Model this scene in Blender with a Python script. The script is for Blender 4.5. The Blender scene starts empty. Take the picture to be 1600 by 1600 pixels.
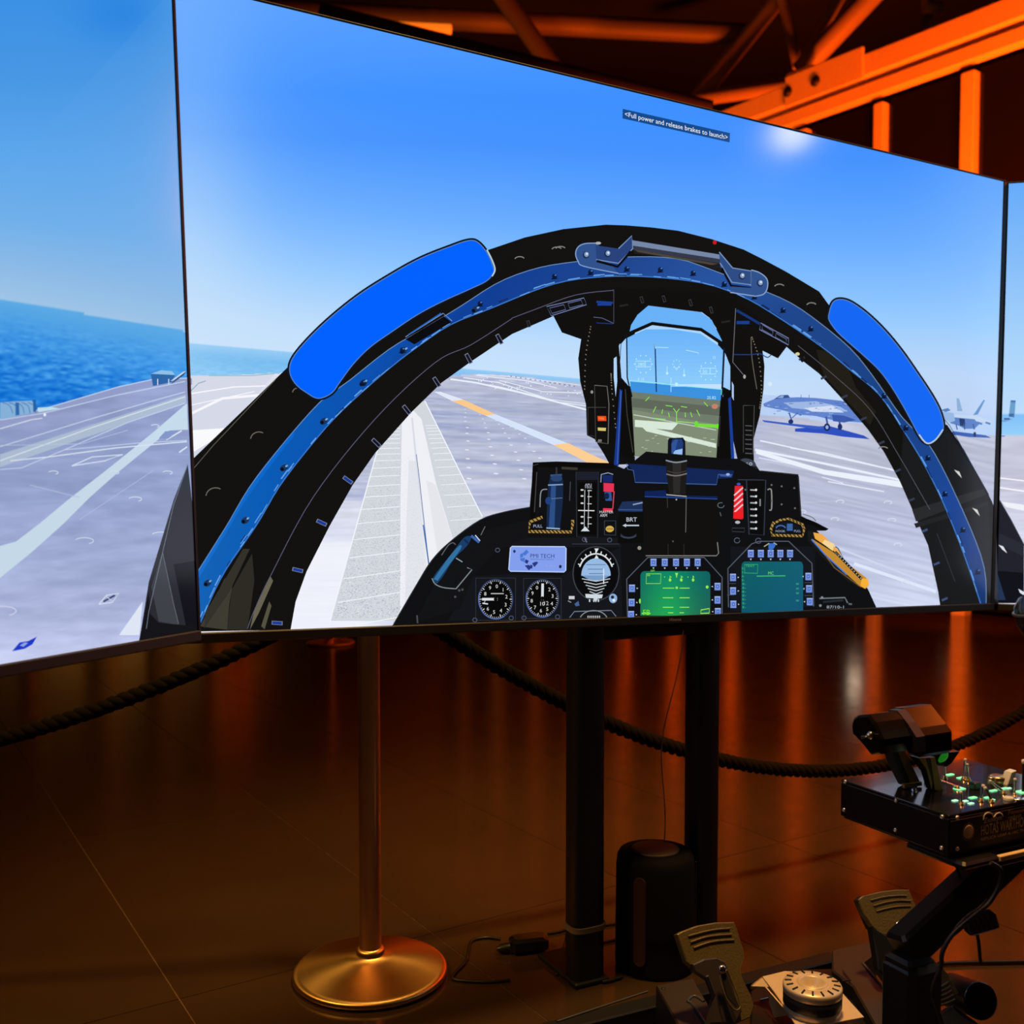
import bpy, math, random
import numpy as np
from mathutils import Vector, Matrix
random.seed(7)
S = bpy.context.scene
COL = S.collection
# ------------------------------------------------------------------ camera
FPX = 1600.0; CX = 800.0; HZ = 775.0; PIT = math.radians(2.5); CAMH = 1.04
CY = HZ + FPX*math.tan(PIT)
CAM = np.array([0, 0, CAMH]); FW = np.array([0, math.cos(PIT), -math.sin(PIT)])
UPV = np.array([0, math.sin(PIT), math.cos(PIT)]); RT = np.array([1.0, 0, 0])
cam = bpy.data.objects.new('camera', bpy.data.cameras.new('camera')); COL.objects.link(cam)
cam.location = CAM; cam.rotation_euler = (math.radians(90)-PIT, 0, 0)
cam.data.sensor_width = 36; cam.data.lens = 36*FPX/1600; cam.data.shift_y = (CY-800)/1600
cam.data.clip_start = 0.02; cam.data.clip_end = 200
cam.data.dof.use_dof = True; cam.data.dof.focus_distance = 1.95; cam.data.dof.aperture_fstop = 4.5
S.camera = cam
# ------------------------------------------------------------------ world and lights
S.view_settings.view_transform = 'Standard'; S.view_settings.look = 'None'
S.view_settings.exposure = 0; S.view_settings.gamma = 1; S.view_settings.use_curve_mapping = False
w = bpy.data.worlds.new('hall_dark'); S.world = w; w.use_nodes = True
w.node_tree.nodes['Background'].inputs[0].default_value = (0.9, 0.4, 0.12, 1)
w.node_tree.nodes['Background'].inputs[1].default_value = 0.010
def light(name, kind, loc, power, color, size=0.3, aim=None, **k):
    l = bpy.data.lights.new(name, kind); l.energy = power; l.color = color
    if kind == 'AREA': l.size = size
    elif kind != 'SUN': l.shadow_soft_size = size
    for a, b in k.items(): setattr(l, a, b)
    o = bpy.data.objects.new(name, l); COL.objects.link(o); o.location = loc
    if aim is not None:
        d = Vector(aim)-Vector(loc); o.rotation_euler = d.to_track_quat('-Z', 'Y').to_euler()
    return o
ORANGE = (1.0, 0.074, 0.001)
light('hall_lamp_warm', 'SPOT', (0.5, 1.9, 4.4), 560, (1, 0.56, 0.17), 0.22, aim=(0.6, 2.2, 0), spot_size=1.0, spot_blend=0.8)
light('hall_lamp_side', 'SPOT', (-2.6, 0.6, 3.4), 260, (1, 0.50, 0.12), 0.5, aim=(0.2, 2.4, 0), spot_size=1.2, spot_blend=0.8)
light('wall_wash_right', 'AREA', (3.3, 6.6, 0.4), 270, ORANGE, 0.6, aim=(4.0, 8.8, 5.0), spread=1.7)
light('wall_wash_near', 'AREA', (4.2, 5.6, 0.6), 190, (1, 0.085, 0.001), 0.5, aim=(4.7, 7.8, 5.0), spread=1.7)
light('wall_wash_far', 'AREA', (1.2, 9.6, 0.5), 60, ORANGE, 0.7, aim=(2.0, 11.6, 3.0), spread=2.0)
light('wall_wash_low', 'AREA', (2.9, 6.7, 0.9), 75, (1, 0.11, 0.002), 0.5, aim=(3.9, 8.9, 1.6), spread=1.9)
light('truss_fill', 'AREA', (3.9, 11.6, 1.2), 330, (1, 0.085, 0.002), 1.0, aim=(3.6, 13.6, 6.2), spread=1.6)
light('truss_fill_left', 'AREA', (-1.5, 8.2, 0.6), 90, (1, 0.14, 0.006), 1.0, aim=(0.2, 13.5, 7.0), spread=1.6)
light('floor_wash_right', 'AREA', (4.2, 3.4, 3.2), 70, (1, 0.15, 0.01), 1.2, aim=(2.4, 3.2, 0), spread=2.2)

# ------------------------------------------------------------------ image-plane helpers
def ray(x, y):
    return FW + RT*((x-CX)/FPX) - UPV*((y-CY)/FPX)
def P(px, py, Y):
    r = ray(px, py); return Vector(CAM + r*(Y/r[1]))
def PZ(px, py, z):
    r = ray(px, py); return Vector(CAM + r*((z-CAMH)/r[2]))
def PL(px, py, o, n):
    r = ray(px, py); o = np.array(o); n = np.array(n); return Vector(CAM + r*(((o-CAM)@n)/(r@n)))
def proj(Q):
    d = np.asarray(Q)-CAM; z = d@FW
    return CX+FPX*(d@RT)/z, CY-FPX*(d@UPV)/z
def K(ox, oy, s):
    return lambda *pts: [(ox+x/s, oy+y/s) for x, y in pts]
kA = K(800,440,3.3333); kB = K(600,700,4); kC = K(960,700,3.636); kD = K(860,340,3.8095); kE = K(1280,1080,5)
kH = K(0,440,2.58); kI = K(230,480,2.807); kJ = K(1100,540,3.2); kN = K(1000,1340,4); kO = K(1280,1320,5)
kQ = K(680,1280,3.636); kR = K(1460,1160,8); kS = K(1040,0,2.857); kU = K(0,560,5); kV = K(640,540,5)
kW = K(1440,560,4); kX = K(430,360,4.324); kT = K(360,0,2.162)
def smooth(pts, n=5, closed=False):
    p = [np.array(q, float) for q in pts]; m = len(p); out = []
    rng = range(m) if closed else range(m-1)
    for i in rng:
        a = p[(i-1) % m] if (closed or i > 0) else p[i]; b = p[i]; c = p[(i+1) % m]
        d = p[(i+2) % m] if (closed or i+2 < m) else c
        for k in range(n):
            t = k/n
            out.append(tuple(0.5*((2*b)+(c-a)*t+(2*a-5*b+4*c-d)*t*t+(3*b-a-3*c+d)*t**3)))
    if not closed: out.append(tuple(p[-1]))
    return out
def lin(c):
    return tuple(((v/255)/12.92 if v/255 <= 0.04045 else ((v/255+0.055)/1.055)**2.4) for v in c)
def linv(a):
    a = np.clip(np.asarray(a, float)/255, 0, 1); return np.where(a <= 0.04045, a/12.92, ((a+0.055)/1.055)**2.4)

# ------------------------------------------------------------------ materials
def mat(name, color, rough=0.5, metal=0.0, noise=0.15, scale=40, bump=0.0, coat=0.0, emit=None, estr=0, spec=0.5):
    m = bpy.data.materials.new(name); m.use_nodes = True; nt = m.node_tree; b = nt.nodes['Principled BSDF']
    b.inputs['Roughness'].default_value = rough; b.inputs['Metallic'].default_value = metal
    b.inputs['Coat Weight'].default_value = coat; b.inputs['Specular IOR Level'].default_value = spec
    tc = nt.nodes.new('ShaderNodeTexCoord'); nz = nt.nodes.new('ShaderNodeTexNoise'); nz.inputs['Scale'].default_value = scale
    nz.inputs['Detail'].default_value = 4
    nt.links.new(tc.outputs['Object'], nz.inputs['Vector'])
    mx = nt.nodes.new('ShaderNodeMix'); mx.data_type = 'RGBA'
    mx.inputs['A'].default_value = tuple(c*(1-noise) for c in color)+(1,); mx.inputs['B'].default_value = tuple(min(1, c*(1+noise)) for c in color)+(1,)
    nt.links.new(nz.outputs['Fac'], mx.inputs['Factor']); nt.links.new(mx.outputs['Result'], b.inputs['Base Color'])
    if bump:
        bp = nt.nodes.new('ShaderNodeBump'); bp.inputs['Strength'].default_value = bump; bp.inputs['Distance'].default_value = 0.002
        nt.links.new(nz.outputs['Fac'], bp.inputs['Height']); nt.links.new(bp.outputs['Normal'], b.inputs['Normal'])
    if emit:
        b.inputs['Emission Color'].default_value = tuple(emit)+(1,); b.inputs['Emission Strength'].default_value = estr
    return m
M = {}
M['black_plastic'] = mat('black_plastic', (0.010, 0.010, 0.011), 0.38)
M['black_paint'] = mat('black_paint', (0.006, 0.006, 0.006), 0.5)
M['black_gloss'] = mat('black_gloss', (0.012, 0.012, 0.013), 0.16, coat=0.2)
M['anodised'] = mat('anodised_black', (0.022, 0.020, 0.018), 0.30, 0.55, scale=120)
M['grip_plastic'] = mat('grip_plastic', (0.006, 0.005, 0.004), 0.17, 0.0, spec=0.30)
M['bezel'] = mat('bezel', (0.020, 0.018, 0.017), 0.55, 0.0)
M['brass'] = mat('satin_brass', (0.95, 0.60, 0.20), 0.36, 1.0, noise=0.08)
M['steel_pole'] = mat('brushed_steel_pole', (0.75, 0.50, 0.42), 0.30, 1.0, noise=0.08)
M['rope'] = mat('rope', (0.008, 0.006, 0.004), 0.95, bump=0.3, scale=300, spec=0.1)
M['steel'] = mat('bright_steel', (0.75, 0.70, 0.65), 0.22, 1.0)
M['screw'] = mat('screw_steel', (0.85, 0.8, 0.75), 0.3, 0.8)
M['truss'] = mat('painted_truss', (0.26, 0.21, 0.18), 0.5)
M['mullion'] = mat('mullion_paint', (0.62, 0.55, 0.5), 0.38)
M['ceiling'] = mat('ceiling_dark', (0.005, 0.0055, 0.0045), 0.9, spec=0.1)
M['wall'] = mat('wall_dark', (0.16, 0.12, 0.09), 0.7)
M['pane'] = mat('night_glass', (0.006, 0.006, 0.005), 0.05, spec=0.3)
M['fabric'] = mat('speaker_fabric', (0.004, 0.0035, 0.003), 0.9, bump=0.6, spec=0.2, scale=900)
M['strap'] = mat('rubber_strap', (0.055, 0.018, 0.018), 0.5)
M['cap'] = mat('speaker_cap', (0.10, 0.06, 0.03), 0.5)
M['cable'] = mat('black_cable', (0.012, 0.01, 0.009), 0.4)
M['pink_cable'] = mat('pale_cable', (0.25, 0.15, 0.11), 0.4)
M['pedal'] = mat('cast_pedal', (0.19, 0.135, 0.045), 0.42, 0.35, bump=0.5, scale=250, noise=0.25)
M['pedal_side'] = mat('pedal_edge', (0.10, 0.10, 0.10), 0.4, 0.4)
M['housing'] = mat('pedal_housing', (0.045, 0.032, 0.024), 0.45)
M['bracket'] = mat('bracket_silver', (0.90, 0.68, 0.42), 0.42, 0.15, noise=0.05)
M['knob'] = mat('knob_silver', (0.88, 0.67, 0.40), 0.36, 0.2, noise=0.06)
M['knob_dark'] = mat('knob_band', (0.02, 0.017, 0.015), 0.5)
M['gold_print'] = mat('gold_print', (0.85, 0.58, 0.28), 0.5)
M['pale_print'] = mat('pale_print', (0.85, 0.7, 0.6), 0.5)
M['grey_metal'] = mat('lever_metal', (0.34, 0.21, 0.07), 0.4, 0.15)
M['strap_grey'] = mat('cable_tie', (0.20, 0.15, 0.11), 0.5)
M['led'] = mat('lit_label', (0.1, 0.3, 0.15), 0.4, emit=(0.25, 1.0, 0.42), estr=1.1)
M['led_white'] = mat('lit_label_pale', (0.1, 0.3, 0.15), 0.4, emit=(0.55, 1.0, 0.7), estr=1.0)
M['red_plastic'] = mat('red_button', (0.6, 0.06, 0.02), 0.4)
_nt = M['brass'].node_tree; _b = _nt.nodes['Principled BSDF']; _b.inputs['Anisotropic'].default_value = 0.75
_tg = _nt.nodes.new('ShaderNodeTangent'); _tg.direction_type = 'RADIAL'; _tg.axis = 'Z'; _nt.links.new(_tg.outputs['Tangent'], _b.inputs['Tangent'])
def floor_mat(name, base, rough):
    m = mat(name, base, rough, noise=0.25, scale=2.2)
    nt = m.node_tree; b = nt.nodes['Principled BSDF']
    n2 = nt.nodes.new('ShaderNodeTexNoise'); n2.inputs['Scale'].default_value = 9; n2.inputs['Detail'].default_value = 6
    mr = nt.nodes.new('ShaderNodeMapRange'); mr.inputs['To Min'].default_value = rough-0.05; mr.inputs['To Max'].default_value = rough+0.06
    nt.links.new(n2.outputs['Fac'], mr.inputs['Value']); nt.links.new(mr.outputs['Result'], b.inputs['Roughness'])
    n3 = nt.nodes.new('ShaderNodeTexNoise'); n3.inputs['Scale'].default_value = 6
    bp = nt.nodes.new('ShaderNodeBump'); bp.inputs['Strength'].default_value = 0.05; bp.inputs['Distance'].default_value = 0.01
    nt.links.new(n3.outputs['Fac'], bp.inputs['Height']); nt.links.new(bp.outputs['Normal'], b.inputs['Normal'])
    return m
M['tile'] = floor_mat('polished_tile', (0.050, 0.028, 0.012), 0.17)
M['grout'] = mat('grout', (0.20, 0.12, 0.07), 0.7)
# the lit picture of a display: colour per face corner, shown as emission behind a glossy glass surface
def screen_mat():
    m = bpy.data.materials.new('display_picture'); m.use_nodes = True; nt = m.node_tree; b = nt.nodes['Principled BSDF']
    b.inputs['Base Color'].default_value = (0.004, 0.004, 0.004, 1); b.inputs['Roughness'].default_value = 0.11
    b.inputs['Specular IOR Level'].default_value = 0.42
    a = nt.nodes.new('ShaderNodeVertexColor'); a.layer_name = 'pic'
    nt.links.new(a.outputs['Color'], b.inputs['Emission Color']); b.inputs['Emission Strength'].default_value = 1.0
    m.cycles.emission_sampling = 'NONE'
    return m
M['pic'] = screen_mat()

# ------------------------------------------------------------------ mesh helpers
class MB:
    def __init__(s): s.v = []; s.f = []; s.sm = []
    def add(s, vs, fs, smooth=False):
        o = len(s.v); s.v += [tuple(v) for v in vs]
        for f in fs: s.f.append(tuple(i+o for i in f)); s.sm.append(smooth)
    def box(s, c, size, R=None, bevel=0.0):
        c = Vector(c); R = R or Matrix.Identity(3); x, y, z = [k/2 for k in size]; b = min(bevel, x*.9, y*.9, z*.9)
        if b <= 0:
            vs = [c+R@Vector((sx*x, sy*y, sz*z)) for sz in (-1, 1) for sy in (-1, 1) for sx in (-1, 1)]
            s.add(vs, [(0,2,3,1),(4,5,7,6),(0,1,5,4),(2,6,7,3),(0,4,6,2),(1,3,7,5)]); return
        prof = []
        for (hx, hy, hz) in ((x-b, y-b, -z), (x, y-b, -z+b), (x, y-b, z-b), (x-b, y-b, z)):
            pass
        rings = []
        for (dx, zz) in ((b, -z), (0, -z+b), (0, z-b), (b, z)):
            X = x-dx; Y_ = y-dx; q = b*0.8
            rings.append([(X-q, -Y_), (X, -Y_+q), (X, Y_-q), (X-q, Y_), (-X+q, Y_), (-X, Y_-q), (-X, -Y_+q), (-X+q, -Y_)])
        vs = [c+R@Vector((p[0], p[1], zz)) for r, zz in zip(rings, (-z, -z+b, z-b, z)) for p in r]
        fs = [tuple(reversed(range(8))), tuple(range(24, 32))]
        for k in range(3):
            for i in range(8): j = (i+1) % 8; fs.append((k*8+i, k*8+j, k*8+8+j, k*8+8+i))
        s.add(vs, fs)
    def prism(s, poly, ext, bevel=0.0):
        """closed polygon of 3D points extruded by ext; optional chamfer on both caps"""
        n = len(poly); A = [Vector(p) for p in poly]; e = Vector(ext); c = sum(A, Vector())/n
        if bevel > 0 and e.length > 2*bevel:
            en = e.normalized(); loops = []
            def shrink(L, k): return [p+(c0-p).normalized()*min(k, (c0-p).length*.5) for p in L for c0 in [sum(L, Vector())/n]]
            loops = [shrink(A, bevel), [p+en*bevel for p in A], [p+e-en*bevel for p in A], [p+e for p in shrink(A, bevel)]]
        else: loops = [A, [p+e for p in A]]
        vs = [p for L in loops for p in L]; m = len(loops)
        fs = [tuple(reversed(range(n))), tuple(range((m-1)*n, m*n))]
        for k in range(m-1):
            for i in range(n): j = (i+1) % n; fs.append((k*n+i, k*n+j, (k+1)*n+j, (k+1)*n+i))
        s.add(vs, fs)
    def tube(s, pts, r, n=10, caps=True, smooth=True):
        pts = [Vector(p) for p in pts]; m = len(pts); rr = r if isinstance(r, (list, tuple)) else [r]*m
        t0 = (pts[1]-pts[0]).normalized(); u = t0.orthogonal().normalized(); vs = []
        for i, p in enumerate(pts):
            t = (pts[min(i+1, m-1)]-pts[max(i-1, 0)]).normalized()
            u = (u-t*u.dot(t)).normalized(); v = t.cross(u)
            for k in range(n):
                a = 2*math.pi*k/n; vs.append(p+(u*math.cos(a)+v*math.sin(a))*rr[i])
        fs = []
        for i in range(m-1):
            for k in range(n): l = (k+1) % n; fs.append((i*n+k, i*n+l, (i+1)*n+l, (i+1)*n+k))
        s.add(vs, fs, smooth)
        if caps: s.add(vs[:n], [tuple(reversed(range(n)))]); s.add(vs[-n:], [tuple(range(n))])
    def lathe(s, prof, o=(0,0,0), axis=(0,0,1), n=40, smooth=True):
        """prof: (radius, height) pairs along axis"""
        o = Vector(o); ax = Vector(axis).normalized(); u = ax.orthogonal().normalized(); v = ax.cross(u); vs = []
        for r, h in prof:
            for k in range(n):
                a = 2*math.pi*k/n; vs.append(o+ax*h+(u*math.cos(a)+v*math.sin(a))*r)
        m = len(prof); fs = []
        for i in range(m-1):
            for k in range(n): l = (k+1) % n; fs.append((i*n+k, i*n+l, (i+1)*n+l, (i+1)*n+k))
        s.add(vs, fs, smooth)
        if prof[0][0] > 1e-5: s.add(vs[:n], [tuple(reversed(range(n)))])
        if prof[-1][0] > 1e-5: s.add(vs[-n:], [tuple(range(n))])
    def build(s, name, m, parent=None, edge=True):
        me = bpy.data.meshes.new(name); me.from_pydata(s.v, [], s.f); me.materials.append(m)
        me.polygons.foreach_set('use_smooth', s.sm); me.update()
        o = bpy.data.objects.new(name, me); COL.objects.link(o)
        if parent: o.parent = parent; o.matrix_parent_inverse = Matrix.Translation(parent.location).inverted() if parent.location.length else Matrix()
        return o
def thing(name, label, cat, loc=(0, 0, 0), group=None):
    o = bpy.data.objects.new(name, None); COL.objects.link(o); o.location = loc; o.empty_display_size = 0.05
    o['label'] = label; o['category'] = cat
    if group: o['group'] = group
    return o
def tag(o, label, cat, group=None):
    o['label'] = label; o['category'] = cat
    if group: o['group'] = group
    return o
def struct(o): o['kind'] = 'structure'; return o
def copy_tree(o, parent=None):
    c = o.copy(); COL.objects.link(c)
    if parent: c.parent = parent
    for ch in list(o.children): copy_tree(ch, c)
    return c
def RZ(a): return Matrix.Rotation(a, 3, 'Z')
FONT_CACHE = {}
def text_polys(txt, bold=False):
    """flat glyph triangles of a text, normalised to cap height 1, origin at left baseline"""
    key = txt
    if key in FONT_CACHE: return FONT_CACHE[key]
    cu = bpy.data.curves.new('t', 'FONT'); cu.body = txt; cu.size = 1; cu.resolution_u = 2
    if bold: cu.offset = 0.02
    ob = bpy.data.objects.new('t', cu); COL.objects.link(ob)
    bpy.context.view_layer.update(); dg = bpy.context.evaluated_depsgraph_get()
    me = bpy.data.meshes.new_from_object(ob.evaluated_get(dg))
    vs = np.array([v.co[:] for v in me.vertices]) if len(me.vertices) else np.zeros((0, 3)); fs = [tuple(p.vertices) for p in me.polygons]
    bpy.data.objects.remove(ob); bpy.data.curves.remove(cu); bpy.data.meshes.remove(me)
    vs = vs/0.69 if len(vs) else vs
    FONT_CACHE[key] = (vs, fs); return vs, fs
def text_on(mb, txt, o, ux, uy, h, width=None, off=0.0):
    """add raised flat lettering: o = left baseline point, ux/uy unit directions, h cap height"""
    vs, fs = text_polys(txt); ux = Vector(ux).normalized(); uy = Vector(uy).normalized(); n = ux.cross(uy)
    sx = h if width is None else width/max(vs[:, 0].max(), 1e-6)
    mb.add([Vector(o)+ux*(v[0]*sx)+uy*(v[1]*h)+n*off for v in vs], fs)

# ------------------------------------------------------------------ the hall: floor, walls, ceiling
TD = np.array([-0.539, 0.842]); TN = np.array([0.842, 0.539])      # tile directions (plan)
def plan(u, v): return Vector((TN[0]*u+TD[0]*v, TN[1]*u+TD[1]*v, 0))
fl = MB(); fl.box((0, 9, -0.062), (44, 44, 0.12)); floor = struct(fl.build('floor', M['grout']))
ANG = math.atan2(TN[1], TN[0]); TS = 0.5925; LV = 1.185
U0 = -0.6110543*0.842+1.95582*0.539
tm = MB(); tm.box((0, 0, 0), (TS-0.003, LV-0.003, 0.008), RZ(ANG))
proto = tm.build('tile', M['tile'], floor)
tiles = []
for i in range(-26, 30):
    for j in range(-12, 24):
        c = plan(U0+(i+0.5)*TS, (j+0.5)*LV-0.25)
        if c.y < -3 or c.y > 21 or abs(c.x) > 16: continue
        vis = c.y > 1.2 and abs(c.x) < c.y*0.56+0.9
        tiles.append((0 if vis else 1, c.length, c))
tiles.sort(key=lambda t: (t[0], t[1]))
rest = MB(); used = False
for q, (a, b, c) in enumerate(tiles):
    if q < 290 and a == 0:
        o = proto if not used else proto.copy()
        if used: COL.objects.link(o)
        used = True; o.parent = floor; o.location = (c.x, c.y, -0.004)
    else:
        rest.box((c.x, c.y, -0.004), (TS-0.003, LV-0.003, 0.008), RZ(ANG))
ro = rest.build('tile_field', M['tile'], floor); ro['kind'] = 'stuff'

ce = MB(); ce.box((0, 9, 8.1), (44, 44, 0.2)); struct(ce.build('ceiling', M['ceiling']))
for nm, c, sz in (('wall_left', (-16, 9, 4), (0.3, 36, 8)), ('wall_back', (0, 26, 4), (36, 0.3, 8)), ('wall_right', (17, 9, 4), (0.3, 36, 8)), ('wall_front', (0, -9, 4), (36, 0.3, 8))):
    mb = MB(); mb.box(c, sz); struct(mb.build(nm, M['wall']))
# glazed wall running away from the right foreground, lit orange from below
W0 = np.array([3.935, 8.94]); WD = np.array([-0.515, 0.694]); WN = np.array([WD[1], -WD[0]])/np.linalg.norm(WD)
wl = np.linalg.norm(WD); WA = math.atan2(WD[1], WD[0])
win = bpy.data.objects.new('window_1', None); COL.objects.link(win); win['kind'] = 'structure'
def wp(k, z, off=0): q = W0+WD*k+WN*off; return Vector((q[0], q[1], z))
def wbeam(name, k0, k1, z, h, d, off=0, m='mullion'):
    a = wp(k0, z, off); b = wp(k1, z, off); mb = MB(); mb.box((a+b)/2, ((b-a).length, d, h), RZ(WA), 0.01); return mb.build(name, M[m], win)
ZT = PL(1365, 154, (W0[0], W0[1], 0), (WN[0], WN[1], 0)).z
mull_w = {0: 0.135}
for k in range(-4, 16):
    wid = 0.125 if k % 2 == 0 else 0.10
    mb = MB(); mb.box(wp(k, ZT/2-0.05), (wid, 0.12, ZT-0.05), RZ(WA), 0.01); mb.build('mullion', M['mullion'], win)
    mb = MB(); a = wp(k+.5, ZT/2, 0.03); mb.box(a, (wl-0.14, 0.02, ZT-0.1), RZ(WA)); mb.build('pane', M['pane'], win)
wbeam('rail', -4.5, 16, ZT+0.065, 0.13, 0.12, -0.02)
wbeam('rail_shadow_gap', -4.5, 16, ZT+0.155, 0.06, 0.05, 0.06, 'pane')
wbeam('rail', -4.5, 16, ZT+0.285, 0.20, 0.16, -0.04)
wbeam('rail_plate', 1.12, 2.15, ZT+0.30, 0.30, 0.03, -0.14)
for k in (1.72, 2.1):
    mb = MB(); mb.lathe([(0.05, 0), (0.05, 0.02), (0, 0.03)], wp(k, ZT+0.29, -0.155), (-WN[0], -WN[1], 0), 12); mb.build('rail_bolt', M['black_paint'], win)

# roof trusses
M['truss_dim'] = mat('dimmed_truss', (0.075, 0.06, 0.05), 0.6)  # same truss, its weaker light put into a darker colour
def tubes(root, lst, m='truss'):
    for name, (x0, y0, Y0), (x1, y1, Y1), r in lst:
        mb = MB(); mb.tube([P(x0, y0, Y0), P(x1, y1, Y1)], r, 14); mb.build(name, M[m], root)
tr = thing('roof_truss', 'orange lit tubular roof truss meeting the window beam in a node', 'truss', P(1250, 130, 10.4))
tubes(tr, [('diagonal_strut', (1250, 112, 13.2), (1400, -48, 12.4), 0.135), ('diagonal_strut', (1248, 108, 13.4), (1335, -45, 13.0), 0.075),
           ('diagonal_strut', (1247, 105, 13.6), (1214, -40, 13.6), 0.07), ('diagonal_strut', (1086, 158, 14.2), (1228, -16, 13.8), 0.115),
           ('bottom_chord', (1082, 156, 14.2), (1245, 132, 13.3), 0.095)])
mb = MB(); mb.box(P(1252, 128, 13.0), (0.40, 0.10, 0.30), RZ(WA), 0.01); mb.build('node_plate', M['truss'], tr)
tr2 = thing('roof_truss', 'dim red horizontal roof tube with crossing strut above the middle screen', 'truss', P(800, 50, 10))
tubes(tr2, [('chord', (330, 12, 13.5), (1172, 54, 14.2), 0.135), ('strut', (775, -20, 13.6), (880, 128, 13.4), 0.12)], 'truss_dim')
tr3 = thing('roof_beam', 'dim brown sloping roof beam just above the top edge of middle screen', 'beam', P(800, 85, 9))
tubes(tr3, [('beam_tube', (500, 20, 7.6), (1110, 172, 7.8), 0.07)], 'truss_dim')
tr4 = thing('hanging_rod', 'thin orange lit rod with clamp hanging above the window beam', 'rod', P(1448, 20, 9.6))
tubes(tr4, [('rod', (1448, -30, 9.6), (1448, 58, 9.6), 0.045), ('clamp', (1446, 10, 9.5), (1470, 14, 9.5), 0.06)])
hl = thing('stand_in_lamp', 'unseen stand-in lamp on a low post, mirrored as white spot in floor', 'lamp', (3.03, 9.0, 0))  # hidden lamp added low so its reflection makes the floor spot
mb = MB(); mb.lathe([(0.09, 0), (0.09, 0.012), (0.02, 0.02)], (3.03, 9.0, 0), n=20); mb.build('base', M['black_paint'], hl)
mb = MB(); mb.tube([(3.03, 9.0, 0.01), (3.03, 9.0, 0.62)], 0.012, 8); mb.build('post', M['black_paint'], hl)
mb = MB(); mb.lathe([(0.0, 0.60), (0.05, 0.61), (0.065, 0.64), (0.05, 0.67), (0, 0.68)], (3.03, 9.0, 0), n=20); mb.build('bulb', mat('lamp_glow', (1, .9, .6), emit=(1, 0.86, 0.6), estr=5), hl)
# a bright orange uplighter bar glimpsed over the middle screen
mb = MB(); mb.tube([P(578, 40, 12.9), P(705, 46, 13.1)], 0.06, 10); mb.build('light_bar', mat('light_bar', (1, .3, .05), emit=(1.0, 0.20, 0.01), estr=0.85), tr2)

# unseen pillars and amber lit wall bays, added for streaks in the floor
for k, (x, wd) in enumerate([(-8.6, 0.5), (-7.3, 0.7), (-6.25, 0.55), (-5.3, 0.35), (-4.5, 0.35), (-3.2, 0.9)]):
    mb = MB(); mb.box((x, 14.5, 2.2), (wd, 0.5, 4.4), None, 0.02); tag(mb.build('pillar', M['black_paint']), 'unseen dark square pillar added to shape the streaks in the floor', 'pillar', 'added pillars behind the left screen')
bw = MB(); bw.box((-6, 15.4, 2.1), (10, 0.15, 4.2)); struct(bw.build('wall_divider', M['wall']))
light('back_wall_wash', 'AREA', (-6, 13.2, 0.3), 260, (1, 0.36, 0.05), 2.5, aim=(-6, 15.4, 2.2))  # added to light the unseen bays mirrored in the floor
light('back_red_spot', 'SPOT', (-3.6, 12.6, 0.6), 500, (1, 0.1, 0.0), 0.2, aim=(-3.9, 15.4, 2.0), spot_size=0.5)

# ------------------------------------------------------------------ televisions
def rotv(a):
    a = np.array(a, float); t = np.linalg.norm(a); k = a/t; Q = np.array([[0, -k[2], k[1]], [k[2], 0, -k[0]], [-k[1], k[0], 0]])
    return np.eye(3)+math.sin(t)*Q+(1-math.cos(t))*Q@Q
TVH = 1.0586
class TV:
    def __init__(s, o, rv, W, H, ext_left=0.0):
        R = rotv(rv); s.u = R[:, 0]; s.n = R[:, 1]; s.v = R[:, 2]; s.W = W+ext_left; s.H = H
        s.o = np.array(o)-s.u*ext_left/2           # panel centre; n points away from the viewer
    def at(s, a, b, off=0.0): return s.o+s.u*a+s.v*b-s.n*off
    def px(s, x, y, off=0.0):
        r = ray(x, y); t = ((s.o-s.n*off-CAM)@s.n)/(r@s.n); return CAM+r*t
tvC = TV((0.337076, 2.142955, 1.320067), (-0.010416, 0.020608, 0.472517), 1.9884, TVH, 0.03)
tvL = TV((-0.998275, 0.836241, 1.333231), (-0.0056454, -0.0264969, 1.0418488), 1.8820, TVH)
tvR = TV((2.15424, 2.374755, 1.286436), (-0.0070692, 0.0101343, -0.2500184), 1.8820, TVH)
def tv_build(tv, label, bl, br, bt, bb):
    root = thing('television', label, 'television', tuple(tv.at(0, -tv.H/2)))
    R = Matrix(np.array([tv.u, tv.n, tv.v]).T.tolist()); W, H = tv.W, tv.H
    def bar(name, a0, a1, b0, b1, d0, d1, m, bev=0.002):
        mb = MB(); mb.box(tv.at((a0+a1)/2, (b0+b1)/2, -(d0+d1)/2), (a1-a0, d1-d0, b1-b0), R, bev); return mb.build(name, M[m], root)
    bar('bezel_bottom', -W/2-bl, W/2+br, -H/2-bb, -H/2, -0.004, 0.030, 'bezel')
    bar('bezel_top', -W/2-bl, W/2+br, H/2, H/2+bt, -0.003, 0.024, 'bezel')
    bar('bezel_left', -W/2-bl, -W/2, -H/2, H/2, -0.003, 0.022, 'black_paint', 0.001)
    bar('bezel_right', W/2, W/2+br, -H/2, H/2, -0.003, 0.022, 'black_paint', 0.001)
    bar('back_cover', -W/2+0.03, W/2-0.03, -H/2+0.01, H/2-0.03, 0.0015, 0.030, 'black_plastic')
    return root
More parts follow.
